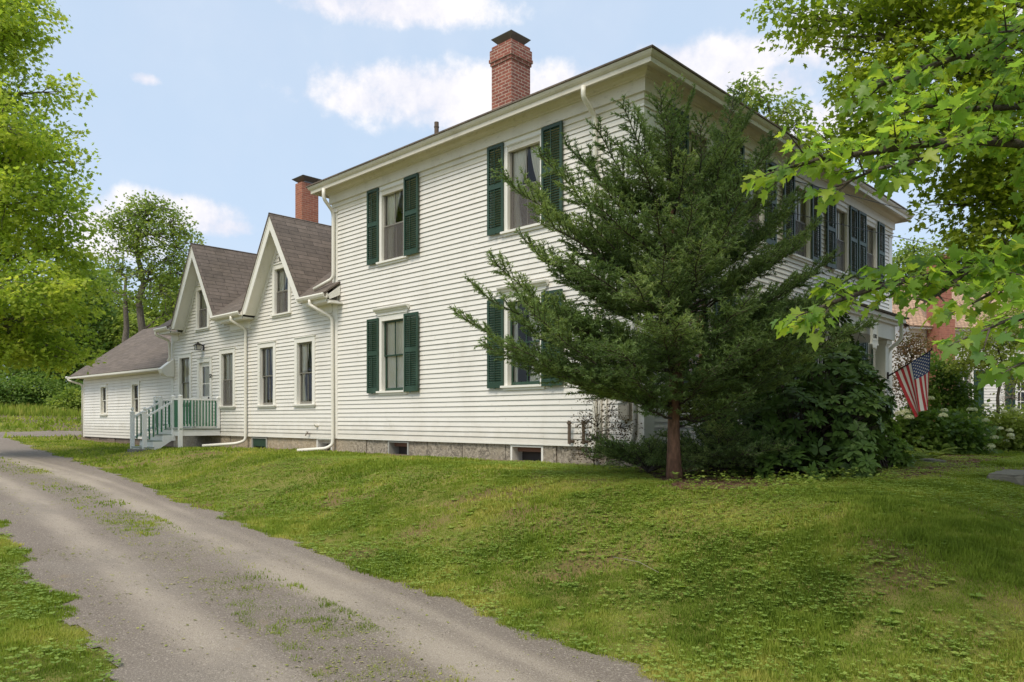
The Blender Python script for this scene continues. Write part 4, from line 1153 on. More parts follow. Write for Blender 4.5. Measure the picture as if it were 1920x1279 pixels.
# driveway: right edge, left edge, and the fork that turns behind the shed
def drive_in(x, y, g=0.0):
    wob = .16 * (vnoise(x, y, .55, 5) - .5) + .26 * (vnoise(x, y, 1.9, 6) - .5) + .16 * (vnoise(x, y, .17, 7) - .5)
    a = (y < drive_edge(x) + .10 + wob - g) & (y > drive_edge_far(x) - .05 + wob * 1.2 + g) & (x < 12) & (x > -34)
    spill = (x < -29.3 + wob * 1.5) & (x > -32.0 + wob * 1.5) & (y > -8) & (y < 9)
    return a | spill
def drive_mat():
    m, nt, b = new_mat('worn_gravel_asphalt'); p = pos(nt)
    sx = N(nt, 'ShaderNodeSeparateXYZ'); nt.links.new(p, sx.inputs[0])
    at_ = N(nt, 'ShaderNodeAttribute'); at_.attribute_name = 'tint'
    tm = nt.nodes.new('ShaderNodeMath'); tm.operation = 'MULTIPLY_ADD'; tm.inputs[1].default_value = 1.0; nt.links.new(at_.outputs['Fac'], tm.inputs[0]); nt.links.new(noise(nt, 1.6, 6, .65, stretch(nt, p, (.18, 1, 1)), .2), tm.inputs[2])
    trk = ramp(nt, tm.outputs[0], .45, 1.45)
    pat = ramp(nt, noise(nt, .9, 6, .65, stretch(nt, p, (.4, 1, 1))), .42, .72)
    st1 = noise(nt, 150, 2, .7, p); st2 = ramp(nt, noise(nt, 60, 3, .8, p), .52, .68); fine = ramp(nt, st1, .3, .7)
    c = mixc(nt, trk, (.245, .203, .166), (.46, .39, .31)); c = mixc(nt, pat, c, (.29, .248, .205))
    c = mixc(nt, fine, mixc(nt, 1.0, c, (.62, .60, .60), 'MULTIPLY'), c)
    k = nt.nodes.new('ShaderNodeMath'); k.operation = 'MULTIPLY'; k.inputs[1].default_value = .65; nt.links.new(st2, k.inputs[0])
    c = mixc(nt, k.outputs[0], c, (.52, .45, .37))
    o = ramp(nt, noise(nt, .7, 6, .7, p, .6), .60, .72); k2 = nt.nodes.new('ShaderNodeMath'); k2.operation = 'MULTIPLY'; k2.inputs[1].default_value = .5; nt.links.new(o, k2.inputs[0])
    c = mixc(nt, k2.outputs[0], c, (.30, .215, .125))
    d = ramp(nt, noise(nt, 1.3, 6, .75, p, 1.2), .66, .74); k3 = nt.nodes.new('ShaderNodeMath'); k3.operation = 'MULTIPLY'; k3.inputs[1].default_value = .5; nt.links.new(d, k3.inputs[0])
    c = mixc(nt, k3.outputs[0], c, (.10, .08, .065))
    nt.links.new(c, b.inputs['Base Color']); b.inputs['Roughness'].default_value = .92; b.inputs['Specular IOR Level'].default_value = .2
    bump(nt, b, noise(nt, 90, 4, .8, p), .7, .012); return m
def track(x, y):
    mid = (drive_edge(x) + drive_edge_far(x)) / 2 + .12 * (vnoise(x, x * 0, 3.0, 95) - .5)
    return np.clip(.85 * np.exp(-((y - mid - .62) / .24) ** 2) + .9 * np.exp(-((y - mid + .60) / .24) ** 2) + .5 * np.exp(-((y - mid - 1.0) / .1) ** 2) + .25 * (vnoise(x * .3, y, .6, 96) - .5), 0, 1)
dx = np.concatenate([np.linspace(-34, -20, 90)[:-1], np.linspace(-20, -4, 200)[:-1], np.linspace(-4, 11, 330)]); dy = np.concatenate([np.linspace(-11, -4.9, 130)[:-1], np.linspace(-4.9, 9, 90)])
DRIVE = grid_sheet('driveway', dx, dy, lambda X, Y: terr(X, Y) + .010, drive_mat(), lambda x, y: drive_in(x, y), tint=lambda x, y: track(x, y))
structure('driveway', DRIVE)

def bed_in(x, y, g=0):
    w = 1.1 * (vnoise(x, y, .8, 21) - .5) + .7 * (vnoise(x, y, .25, 22) - .5)
    r1 = np.hypot((x - 1.7) / 1.45, (y + 1.95) / 1.0) < .92 + w * .45 - g
    r2 = (x > .05) & ((x - 1.75) * .8 - (y + 2.05) * .6 < .42 + .40 * w - g) & (y < 8.0) & (x < 3.75 + w * .4) & (y > -2.9)
    return (r1 | r2) & ((x - 1.70) * .72 + (y + 1.83) * .695 > -.22 + .2 * w)
MULCH = plain('red_brown_mulch', (.125, .060, .032), .95, .55, 30, 0, .9, 70)
structure('mulch_bed', grid_sheet('mulch_bed', np.linspace(0, 5, 130), np.linspace(-3.2, 8, 240), lambda X, Y: terr(X, Y) + .012, MULCH, lambda x, y: bed_in(x, y)))

# ------------------------------------------------------------------ grass
GRASS = leafmat('grass_blades', (.095, .145, .020), (.215, .275, .040), (.46, .41, .12), .35, .6, .15, .5)
CLOVER = leafmat('clover_leaves', (.13, .21, .045), (.23, .32, .065), (.38, .43, .11), .3, .6, .2, .3)
def in_view(n, t0, t1, rng, mar=.10):
    """random ground places in a wide sector in front of the camera"""
    u = rng.random(n); t = np.sqrt(t0 * t0 + u * (t1 * t1 - t0 * t0)); l = (rng.random(n) * 2 - 1) * (960 / 1401 + mar)
    p = CAM[None, :2] + t[:, None] * FV[None, :2] + (t * l)[:, None] * RV[None, :2]
    return p[:, 0], p[:, 1], t
def lawn_ok(x, y):
    hs = (x < .05) & (x > -28.5) & (y > -.16 - .34 * (vnoise(x, y, .5, 8)) - .1 * vnoise(x, y, .15, 9)); stp = (x > -17) & (x < -15.05) & (y > -2.0)
    return ~hs & ~stp & ~((x > 0) & (x < 1.9) & (y > 4.2) & (y < 7.8))
GV, GF, GT = [], [], []; off = 0
rg = np.random.default_rng(5)
for (t0, t1, n, ln, wd) in ((3.6, 6.5, 380000, .027, 1.5), (6.5, 10.5, 320000, .030, 2.1), (10.5, 17, 190000, .036, 3.3), (17, 30, 110000, .045, 5.0), (30, 56, 60000, .11, 5.0)):
    x, y, t = in_view(n, t0, t1, rg)
    q = rg.random(n); di, do = drive_in(x, y, .16), drive_in(x, y, -.20)
    strip = sstep(.36, .74, vnoise(x * .6, y, .7, 91) * .40 + vnoise(x, y, .13, 92) * .60) * .62 + .07
    k = lawn_ok(x, y) & ~(di & (q > strip)) & ~(drive_in(x, y, .03) & ~di & (q > .55)) & ~(do & ~di & (q > .9)) & ~(bed_in(x, y, .12) & (rg.random(n) > .04))
    bare = bare_at(x, y); thin = (bare > .56) & (x > -12) & (y > -7) & (rg.random(n) < np.minimum(.75, (bare - .56) * 4.0))
    # on the drive grass keeps to the strip between the wheel tracks
    dm = drive_in(x, y, .06); mid = (drive_edge(x) + drive_edge_far(x)) / 2
    k &= ~(dm & (np.abs(y - mid - .15) > .40)) & ~thin
    x, y, t = x[k], y[k], t[k]; n = len(x)
    z = terr(x, y) - .004
    a = rg.random(n) * 2 * PI; lean = rg.random(n) * 1.5 + .25
    D = np.stack([np.cos(a) * lean, np.sin(a) * lean, np.ones(n)], 1)
    Nn = np.stack([-np.cos(a), -np.sin(a), lean], 1)
    tall = .55 + .9 * vnoise(x, y, .9, 41) ** 1.5 + .35 * vnoise(x, y, .28, 42)
    S = ln * tall * (.6 + .8 * rg.random(n))
    T = BLADE[0].copy(); T[:, 1] *= wd
    tint = np.clip(.05 + .62 * vnoise(x, y, 1.7, 51) * .6 + .35 * vnoise(x, y, .5, 52) + .42 * (vnoise(x, y, .13, 53) - .5) + .25 * (vnoise(x, y, .06, 54) - .5) + .55 * (rg.random(n) - .42) + .22 * np.exp(-((y - drive_edge(x)) / .8) ** 2) - .10 * (x > 2.5) * (y > -5), 0, 1)
    S = S * np.where(drive_in(x, y, .05), .8, 1) * (.65 + .8 * vnoise(x, y, .11, 43))
    v, f, tt = scatter(T, BLADE[1], np.stack([x, y, z], 1), D, Nn, S, tint)
    GV.append(v); GF.append(f + off); GT.append(tt); off += len(v)
o = bpy.data.objects.new('grass', np_mesh('grass', np.concatenate(GV), np.concatenate(GF), GRASS, np.concatenate(GT))); COL.objects.link(o); o['kind'] = 'stuff'
# clover and low broad weeds through the bank
TRI = (np.array([[0, 0, 0], [.5, .42, .05], [1, .22, 0], [1, -.22, 0], [.5, -.42, .05], [.5, 0, -.04]], float), np.array([[0, 5, 1], [1, 5, 2], [5, 3, 2], [5, 4, 3], [0, 4, 5]]))
x, y, t = in_view(110000, 3.6, 15, rg)
d = vnoise(x, y, 1.1, 61) * .6 + vnoise(x, y, .35, 62) * .4
k = lawn_ok(x, y) & ~drive_in(x, y, .02) & (rg.random(len(x)) < sstep(.36, .66, d + .08 * (x > 1.2))); x, y = x[k], y[k]; n = len(x)
P = np.repeat(np.stack([x, y, terr(x, y) + .02 + .03 * rg.random(n)], 1), 3, 0); a = np.repeat(rg.random(n) * 6.28, 3) + np.tile([0, 2.09, 4.19], n)
D = np.stack([np.cos(a), np.sin(a), .25 * np.ones(3 * n)], 1); Nn = np.tile([0, 0, 1.], (3 * n, 1)) + .3 * (rg.random((3 * n, 3)) - .5)
S = np.repeat(.011 + .020 * rg.random(n) ** 2, 3); tn = np.repeat(np.clip(.2 + .6 * rg.random(n), 0, 1), 3)
v, f, tt = scatter(TRI[0], TRI[1], P, D, Nn, S, tn)
o = bpy.data.objects.new('clover', np_mesh('clover', v, f, CLOVER, tt)); COL.objects.link(o); o['kind'] = 'stuff'
x, y, t = in_view(3000, 3.8, 15, rg); k = lawn_ok(x, y) & ~drive_in(x, y, -.02) & (rg.random(len(x)) < .25 + .75 * sstep(.45, .7, vnoise(x, y, 1.6, 64))); x, y = x[k], y[k]; n = len(x); m_ = 6
P = np.repeat(np.stack([x, y, terr(x, y) + .012], 1), m_, 0); a = np.repeat(rg.random(n) * 6.28, m_) + np.tile(np.arange(m_) * 1.05, n) + .3 * rg.normal(size=n * m_)
v, f, tt = scatter(LEAF[0] * np.array([1, .75, 1]), LEAF[1], P, np.stack([np.cos(a), np.sin(a), .18 + .25 * rg.random(n * m_)], 1), np.tile([0, 0, 1.], (n * m_, 1)) + .25 * rg.normal(size=(n * m_, 3)), np.repeat(.028 + .045 * rg.random(n) ** 2, m_), np.repeat(np.clip(.25 + .7 * rg.random(n), 0, 1), m_))
o = bpy.data.objects.new('broad_weeds', np_mesh('broad_weeds', v, f, CLOVER, tt)); COL.objects.link(o); o['kind'] = 'stuff'
# leaves and clippings lying on the drive
LITTER = leafmat('fallen_leaves', (.15, .15, .045), (.27, .29, .07), (.42, .38, .15), .15, .7, .15, .2)
x, y, t = in_view(190000, 3.6, 20, rg)
mid = (drive_edge(x) + drive_edge_far(x)) / 2; d = vnoise(x, y, .55, 71) * .55 + vnoise(x, y, .2, 72) * .45
k = drive_in(x, y, .03) & (rg.random(len(x)) < sstep(.40, .70, d) * (.14 + 1.2 * np.exp(-((y - mid - .15) / .38) ** 2) + .4 * np.exp(-((y - mid + .85) / .25) ** 2))); x, y = x[k], y[k]; n = len(x)
a = rg.random(n) * 6.28; D = np.stack([np.cos(a), np.sin(a), .35 * (rg.random(n) - .3)], 1); Nn = np.tile([0, 0, 1.], (n, 1)) + .7 * (rg.random((n, 3)) - .5)
v, f, tt = scatter(LEAF[0], LEAF[1], np.stack([x, y, terr(x, y) + .016], 1), D, Nn, .010 + .024 * rg.random(n) ** 3, rg.random(n) ** 1.3)
PEB = (np.array([[0, -.5, 0], [.45, .4, 0], [-.5, .3, 0], [.05, .05, .55]], float), np.array([[0, 1, 3], [1, 2, 3], [2, 0, 3]]))
px_, py_, t = in_view(150000, 3.6, 11, rg); k = drive_in(px_, py_, -.05) & (rg.random(len(px_)) < .25 + .75 * vnoise(px_, py_, .4, 97)); px_, py_ = px_[k], py_[k]; n_ = len(px_); a_ = rg.random(n_) * 6.28
vv, ff, tp = scatter(PEB[0], PEB[1], np.stack([px_, py_, terr(px_, py_) + .008], 1), np.stack([np.cos(a_), np.sin(a_), 0 * a_], 1), np.tile([0, 0, 1.], (n_, 1)), .005 + .011 * rg.random(n_) ** 3, rg.random(n_))
STONE = leafmat('grey_gravel', (.12, .10, .085), (.25, .215, .18), (.40, .35, .29), 0, .9, .2, .1)
o = bpy.data.objects.new('gravel', np_mesh('gravel', vv, ff, STONE, tp)); COL.objects.link(o); o['kind'] = 'stuff'
o = bpy.data.objects.new('leaf_litter', np_mesh('leaf_litter', v, f, LITTER, tt)); COL.objects.link(o); o['kind'] = 'stuff'
x, y, t = in_view(26000, 5, 17, rg); k = bed_in(x, y, -.05) & lawn_ok(x, y); x, y = x[k], y[k]; n = len(x)
a = rg.random(n) * 6.28; D = np.stack([np.cos(a), np.sin(a), .4 * (rg.random(n) - .3)], 1); Nn = np.tile([0, 0, 1.], (n, 1)) + .8 * (rg.random((n, 3)) - .5)
T = LEAF[0].copy(); T[:, 1] *= .35
v, f, tt = scatter(T, LEAF[1], np.stack([x, y, terr(x, y) + .018], 1), D, Nn, .03 + .04 * rg.random(n), rg.random(n))
BARKM = leafmat('bark_chips', (.075, .035, .02), (.14, .065, .035), (.22, .12, .065), .0, .9, .1, .2)
o = bpy.data.objects.new('bark_mulch', np_mesh('bark_mulch', v, f, BARKM, tt)); COL.objects.link(o); o['kind'] = 'stuff'
m = MB()
for (p, q, t_) in (((1150, 1092, 6.7), (1235, 1122, 6.2), .006),):
    a, b = at(*p), at(*q); a[2] = terr1(a[0], a[1]) + .05; b[2] = terr1(b[0], b[1]) + .05
    m.tube([a, (a + b) / 2 + np.array([.02, .03, .02]), b], [.0035, .003, .002], 5)
o = part('fallen_twig', m, plain('pale_twig', (.26, .23, .16), .9), None, True); tag(o, 'thin pale twig lying on the grass bank', 'twig')

# ================================================================== TREES AND SHRUBS
def bark(name, c): 
    m, nt, b = new_mat(name); p = pos(nt); s = stretch(nt, p, (1, 1, .22))
    n1 = ramp(nt, noise(nt, 22, 6, .7, s), .3, .7)
    nt.links.new(mixc(nt, n1, [x * .45 for x in c], [x * 1.25 for x in c]), b.inputs['Base Color']); b.inputs['Roughness'].default_value = .95
    bump(nt, b, noise(nt, 26, 6, .7, s), .9, .03); return m
BARK = bark('grey_brown_bark', (.17, .14, .11)); BARKD = bark('dark_bark', (.09, .07, .055)); BARKY = bark('reddish_yew_bark', (.235, .120, .075))
MAPLE_NEAR = leafmat('maple_leaves_near', (.10, .20, .055), (.20, .31, .055), (.38, .43, .05), .58, .40, .6, .15)
MAPLE_FAR = leafmat('maple_leaves_far', (.125, .19, .022), (.225, .29, .036), (.35, .385, .05), .55, .5, .25, .5)
MAPLE_L = leafmat('maple_leaves_left', (.14, .22, .030), (.265, .34, .052), (.45, .47, .09), .55, .5, .25, .55)
DARKLEAF = leafmat('deep_green_leaves', (.070, .13, .026), (.13, .21, .04), (.22, .29, .06), .35, .45, .3, .5)
MIDLEAF = leafmat('mid_green_leaves', (.11, .175, .036), (.19, .26, .052), (.32, .36, .085), .4, .5, .25, .5)
LIGHTLEAF = leafmat('light_green_leaves', (.16, .22, .05), (.27, .33, .08), (.42, .45, .14), .45, .5, .25, .4)
YEW = leafmat('yew_needles', (.078, .130, .046), (.165, .235, .082), (.35, .42, .15), .28, .5, .25, .45)
RHODO = leafmat('rhododendron_leaves', (.038, .074, .016), (.080, .14, .028), (.18, .24, .06), .12, .42, .35, .3)
REDLEAF = leafmat('red_smoke_bush_leaves', (.09, .075, .03), (.17, .095, .05), (.17, .19, .06), .35, .5, .25, .5)
TWIGLEAF = leafmat('bronze_leaves', (.05, .035, .018), (.09, .062, .03), (.13, .12, .05), .3, .5, .25, .5)

def limb_pts(a, b, sag, rng, n=6):
    a, b = np.array(a, float), np.array(b, float); L = np.linalg.norm(b - a); w = (rng.random((n + 1, 3)) - .5) * L * .05; w[0] = w[-1] = 0
    return [a + (b - a) * (k / n) + np.array([0, 0, sag * L * 4 * (k / n) * (1 - k / n)]) + w[k] for k in range(n + 1)]

def crown_leaves(blobs, n_cl, per, size, rng, rc=.55, flat=.30, droop=.35, avoid=None, px=None, leaf=MAPLE2, fill=2.3):
    """leaf sprays through blobs of crown; returns cluster points and leaf arrays"""
    w = np.array([b[1][0] * b[1][1] * b[1][2] for b in blobs]) ** .72; w /= w.sum()
    idx = rng.choice(len(blobs), n_cl, p=w)
    C = np.array([b[0] for b in blobs])[idx]; R = np.array([b[1] for b in blobs])[idx]
    u = unit(rng.normal(size=(n_cl, 3))); r = rng.random(n_cl) ** (1 / fill)
    E = C + u * R * r[:, None]
    if avoid is not None:
        k = ~avoid(E); E, idx, u = E[k], idx[k], u[k]; n_cl = len(E)
    out = unit(u + np.array([0, 0, .25]))
    cn = unit(np.array([0, 0, 1.]) + .45 * out * np.array([1, 1, .2]) + .35 * rng.normal(size=(n_cl, 3)))
    cr = rc * (.6 + .8 * rng.random(n_cl))
    m = rng.poisson(per, n_cl) + 2
    ci = np.repeat(np.arange(n_cl), m); n = len(ci)
    a = unit(np.cross(cn, np.array([.3, .7, .1]))); b = np.cross(cn, a)
    th = rng.random(n) * 2 * PI; rr = np.sqrt(rng.random(n)) * cr[ci]
    P = E[ci] + (np.cos(th) * rr)[:, None] * a[ci] + (np.sin(th) * rr)[:, None] * b[ci] + (rng.normal(size=n) * flat * cr[ci])[:, None] * cn[ci]
    rad = (np.cos(th))[:, None] * a[ci] + (np.sin(th))[:, None] * b[ci]
    D = rad + .5 * out[ci] + .6 * rng.normal(size=(n, 3)) + np.array([0, 0, -droop])
    Nn = cn[ci] + .55 * rng.normal(size=(n, 3))
    S = size * (.65 + .6 * rng.random(n))
    tint = np.clip(.5 + .27 * rng.normal(size=n_cl)[ci] + .20 * rng.normal(size=n), 0, 1)
    if avoid is not None:
        k = ~avoid(P); P, D, Nn, S, tint = P[k], D[k], Nn[k], S[k], tint[k]
    v, f, tt = scatter(leaf[0], leaf[1], P, D, Nn, S, tint)
    return E, idx, v, f, tt

def tree(name, label, cat, base, top, r0, blobs, n_cl, per, size, mat, bmat, seed, rc=.55, leaf=MAPLE2, group=None, stems=None, avoid=None, flat=.30, twig=.012, fill=2.3, limb_lo=.25):
    """a thing: trunk with limbs, crown of leaves"""
    rng = np.random.default_rng(seed); base = np.array(base, float)
    t = thing(name, base, label, cat, group)
    E, idx, v, f, tt = crown_leaves(blobs, n_cl, per, size, rng, rc, flat, avoid=avoid, leaf=leaf, fill=fill)
    tr = MB(); sp = []
    for st in (stems or [(base, np.array(top, float))]):
        pts = limb_pts(st[0] - np.array([0, 0, .15]), st[1], .0, rng, 9); rad = [r0 * (1 - .80 * (k / 9) ** .9) * (1.35 if k == 0 else 1) for k in range(10)]
        tr.tube(pts, rad, 10); sp.append((pts, rad))
    hubs = []
    for bi, b in enumerate(blobs):
        best = None
        for (pts, rad) in sp:
            for k in range(int(9 * limb_lo), 10):
                dd = np.linalg.norm(pts[k] - b[0]) + max(0, pts[k][2] - b[0][2] + .1) * 2.5
                if best is None or dd < best[0]: best = (dd, pts[k], rad[k])
        l = limb_pts(best[1], b[0], .05, rng, 7); rr = max(twig * 2.2, min(best[2] * .6, .02 * np.linalg.norm(b[0] - best[1]) + twig))
        lr = [rr * (1 - .92 * k / 7) for k in range(8)]; tr.tube(l, lr, 7); hubs.append((l, lr))
    for i in range(len(E)):
        l, lr = hubs[idx[i]]; d = [np.linalg.norm(q - E[i]) + .15 * (7 - k) * .2 for k, q in enumerate(l)]; k = max(2, int(np.argmin(d)) - 1)
        tr.tube(limb_pts(l[k], E[i], .04, rng, 3), [min(twig * 1.6, lr[k] * .7), twig, twig * .7, twig * .4], 4, 0, False)
    part('trunk', tr, bmat, t, True)
    me = np_mesh('crown', v - base, f, mat, tt); o = bpy.data.objects.new('crown', me); COL.objects.link(o); o.parent = t
    return t

def PB(lst, t, dz=1.0):
    """blobs given at places of the photograph: (px, py, rx, ry[, t])"""
    out = []
    for q in lst:
        tt = q[4] if len(q) > 4 else t; s = tt / F_PX
        out.append((at(q[0], q[1], tt), (q[2] * s, q[2] * s * dz, q[3] * s)))
    return out
def gbase(px, t):
    p = at(px, 800, t); p[2] = terr1(p[0], p[1]); return p
def house_solid(P):
    x, y, z = P[:, 0], P[:, 1], P[:, 2]
    a = (x < .12) & (x > -9.2) & (y > -.10) & (y < 12.3) & (z < 7.0); e = (x < .55) & (x > -9.55) & (y > -.55) & (y < 12.6) & (z > 6.9) & (z < 8.6)
    w = (x < -8.9) & (x > -29) & (y > -.1) & (y < 6) & (z < 4.6); w2 = (x < -8.9) & (x > -19.2) & (y > -.6) & (y < 6.5) & (z > 4.4) & (z < 7.2); s = (x < -18) & (x > -29) & (y > -.6) & (y < 6) & (z > 3) & (z < 5.8)
    pp = (x < 1.75) & (x > 0) & (y > 4.2) & (y < 7.9) & (z > 3.2) & (z < 4.1)
    return a | e | w | w2 | s | pp

# --- big maple on the left
tree('maple_tree', 'big yellow-green maple filling the left edge of the picture', 'tree', gbase(-190, 19), at(-150, -60, 19.5), .34,
     PB([(-70, 20, 120, 70), (10, 95, 70, 45), (-20, 40, 90, 40, 19), (50, 10, 38, 36), (60, 62, 34, 18), (-90, 190, 150, 80), (60, 175, 75, 45), (118, 172, 26, 22), (20, 235, 95, 55, 18), (-60, 310, 150, 80), (80, 300, 75, 45), (150, 306, 30, 16), (110, 262, 40, 26),
         (30, 385, 105, 60, 18.5), (110, 400, 45, 30), (-80, 450, 150, 80), (70, 470, 95, 55), (135, 460, 42, 36), (20, 545, 130, 60, 18), (125, 545, 60, 36), (-90, 590, 150, 80), (40, 610, 90, 50), (-80, 650, 90, 36), (60, 650, 50, 22), (120, 600, 40, 30), (100, 650, 62, 20), (60, 668, 62, 18), (120, 670, 44, 14), (30, 645, 44, 22), (150, 666, 24, 11)], 19.5),
     560, 92, .112, MAPLE_L, BARK, 101, rc=.62, flat=.17, avoid=house_solid, fill=2.6)
# --- tall tree with twin stems behind the shed
b0 = gbase(238, 46)
tree('ash_tree', 'tall open tree with twin grey stems rising behind the shed roof', 'tree', b0, at(268, 400, 46), .36,
     PB([(300, 388, 46, 20), (262, 402, 46, 22), (330, 420, 34, 20), (225, 420, 34, 12), (205, 425, 22, 9), (352, 441, 18, 9), (285, 440, 62, 24), (338, 462, 26, 22), (250, 462, 40, 18), (310, 485, 44, 20), (195, 468, 26, 12), (212, 505, 24, 18),
         (270, 510, 44, 20), (340, 510, 24, 26), (300, 545, 46, 26), (200, 545, 26, 16), (330, 580, 34, 34), (255, 560, 30, 16)], 46),
     360, 24, .17, MIDLEAF, BARK, 103, rc=.72, twig=.03, stems=[(b0 + np.array([-.5, 0, 0]), at(236, 520, 46.0)), (b0 + np.array([.6, .2, 0]), at(275, 395, 46.3))], avoid=house_solid, flat=.24, fill=3, limb_lo=.5)
b1 = gbase(138, 51)
tree('dark_maple', 'dark shaded maple between the big left maple and the shed', 'tree', b1, at(140, 505, 51), .28,
     PB([(140, 520, 60, 30), (100, 560, 60, 30), (175, 560, 46, 30), (130, 610, 70, 22), (60, 600, 60, 40), (190, 600, 30, 20), (140, 655, 70, 30), (90, 690, 70, 30), (185, 675, 50, 34)], 51), 330, 42, .24, DARKLEAF, BARKD, 104, rc=.95, twig=.03)
bg = [(30, 62, 'tall mid-green tree at the back left behind the field', [(30, 560, 60, 80), (-20, 600, 70, 90), (40, 660, 90, 60)], MIDLEAF),
      (205, 58, 'soft grey-green tree behind the dark maple and the shed', [(192, 530, 30, 36), (178, 580, 36, 40), (215, 590, 40, 40), (195, 640, 50, 50)], MIDLEAF),
      (235, 52, 'pale green bushy tree just left of the twin grey stems', [(222, 632, 26, 30), (200, 668, 34, 26), (240, 660, 26, 30), (170, 700, 34, 26), (250, 615, 26, 26)], LIGHTLEAF),
      (320, 60, 'leafy tree showing between the twin stems and the left gable', [(330, 525, 28, 34), (315, 570, 40, 40), (290, 610, 44, 40), (345, 585, 34, 40), (260, 600, 34, 34), (360, 630, 40, 50)], MIDLEAF),
      (110, 66, 'dense dark tree farthest back behind the sapling', [(110, 640, 90, 60), (60, 690, 90, 50), (160, 690, 70, 50)], DARKLEAF),
      (-120, 60, 'deep green tree at the far left border of the field', [(-120, 600, 90, 120), (-60, 690, 80, 60)], DARKLEAF)]
for i, (px, t_, lab, bl, mt_) in enumerate(bg):
    tree('background_tree', lab, 'tree', gbase(px, t_), at(px, bl[0][1], t_), .25, PB(bl, t_), 170, 46, .26, mt_, BARKD, 110 + i, rc=1.15, twig=.03, leaf=LEAF, group='trees behind the shed and field', avoid=house_solid)
sh = [(15, 46, 'rounded deep green shrub at the left end of the field edge', [(15, 735, 50, 26), (-10, 755, 50, 20)], DARKLEAF),
      (70, 47, 'dark green shrub in the middle of the field edge', [(70, 735, 46, 32), (50, 757, 40, 18), (95, 750, 30, 20)], DARKLEAF),
      (133, 45, 'paler green round shrub nearest the shed corner', [(134, 755, 18, 22), (128, 765, 20, 12)], MIDLEAF),
      (112, 49, 'dark shrub tucked behind the paler one near the shed', [(112, 745, 30, 30), (150, 748, 24, 28)], DARKLEAF)]
for i, (px, t_, lab, bl, mt_) in enumerate(sh):
    tree('field_shrub', lab, 'shrub', gbase(px, t_), at(px, bl[0][1] + 8, t_), .07, PB(bl, t_), 130, 44, .17, mt_, BARKD, 130 + i, rc=.6, twig=.02, leaf=LEAF, group='shrubs along the field edge')
# tall meadow grass in front of the shrubs
x = rg.uniform(-56, -38, 26000); y = rg.uniform(-14, 12, 26000); k = (np.hypot(x - CAM[0], y - CAM[1]) > 49); x, y = x[k], y[k]; n = len(x)
a = rg.random(n) * 6.28; T = BLADE[0].copy(); T[:, 1] *= 1.6
v, f, tt = scatter(T, BLADE[1], np.stack([x, y, terr(x, y) - .02], 1), np.stack([.35 * np.cos(a), .35 * np.sin(a), np.ones(n)], 1), np.stack([-np.cos(a), -np.sin(a), .3 * np.ones(n)], 1), .22 + .3 * rg.random(n), .45 + .5 * rg.random(n))
o = bpy.data.objects.new('meadow_grass', np_mesh('meadow_grass', v, f, GRASS, tt)); COL.objects.link(o); o['kind'] = 'stuff'

# --- right side, beyond the house
tree('maple_tree', 'large maple with small leaves behind the near branch in the upper right', 'tree', gbase(2080, 14.5), at(2010, -100, 14.5), .30,
     PB([(1465, 20, 48, 24), (1500, 52, 44, 24), (1560, 20, 60, 28), (1600, 70, 56, 34), (1530, 85, 18, 14), (1680, 30, 90, 50), (1660, 120, 70, 38), (1620, 160, 46, 26), (1760, 100, 100, 70), (1690, 200, 80, 40), (1605, 225, 44, 26), (1560, 262, 46, 20), (1640, 262, 60, 26), (1770, 250, 110, 60), (1860, 60, 110, 80), (1900, 180, 100, 80),
         (1870, 320, 90, 50), (1800, 370, 70, 34), (1740, 385, 30, 16), (1890, 420, 90, 50), (1820, 440, 60, 24), (1950, 300, 90, 90), (1960, 480, 80, 60), (1880, 500, 70, 30), (2060, 80, 90, 80), (1800, -60, 160, 70), (1650, -50, 110, 40)], 14) +
     [(np.array(c), (2.1, 2.1, 1.5)) for c in ((9.5, 1, 6.2), (9.8, 4.5, 6.4), (9.4, 8, 6.6), (11.5, 2.5, 8.6), (11.2, 6.5, 8.8), (12.5, 0, 5.6), (13, 5, 6), (9.2, -1.6, 8.6), (10.5, 4, 10.8))],  # unseen crown masses added to block skylight from the street front
     2100, 50, .115, MAPLE_FAR, BARK, 140, rc=.50, avoid=house_solid, twig=.010, fill=2.6)
tree('roofline_tree', 'loose light green tree top showing above the street eave behind the evergreen', 'tree', gbase(1560, 34), at(1440, 190, 34), .2,
     PB([(1398, 168, 26, 20), (1415, 190, 20, 16), (1470, 210, 28, 22), (1455, 235, 28, 20), (1490, 240, 20, 20), (1520, 300, 40, 40)], 34), 70, 30, .20, MIDLEAF, BARK, 141, rc=.65, twig=.02)
tree('distant_tree', 'small grey-green tree top right of the far house corner', 'tree', gbase(1715, 52), at(1715, 460, 52), .2,
     PB([(1712, 465, 22, 12), (1700, 490, 30, 18), (1735, 490, 28, 22), (1720, 520, 40, 25)], 52), 70, 40, .25, MIDLEAF, BARKD, 142, rc=1.0, twig=.03, leaf=LEAF)
for i, (px, t_, lab, bl) in enumerate([(1830, 46, 'green tree behind the chimney of the neighbouring house', [(1830, 480, 70, 50), (1880, 540, 80, 50), (1790, 520, 50, 30)]), (1960, 44, 'green tree at the right border behind the neighbouring house', [(1950, 520, 80, 90), (1900, 600, 60, 50)])]):
    tree('background_tree', lab, 'tree', gbase(px, t_), at(px, bl[0][1], t_), .25, PB(bl, t_), 150, 46, .22, MIDLEAF, BARKD, 143 + i, rc=1.0, twig=.03, leaf=LEAF, group='trees behind the neighbouring house')
tree('young_tree', 'light green airy young tree in front of the neighbouring house', 'tree', gbase(1872, 19), at(1872, 600, 19), .06,
     PB([(1870, 600, 44, 26), (1830, 640, 40, 24), (1900, 640, 40, 30), (1860, 680, 46, 24), (1915, 700, 30, 30), (1810, 680, 24, 16), (1905, 560, 34, 24)], 19), 150, 40, .075, LIGHTLEAF, BARK, 150, rc=.34, twig=.008)
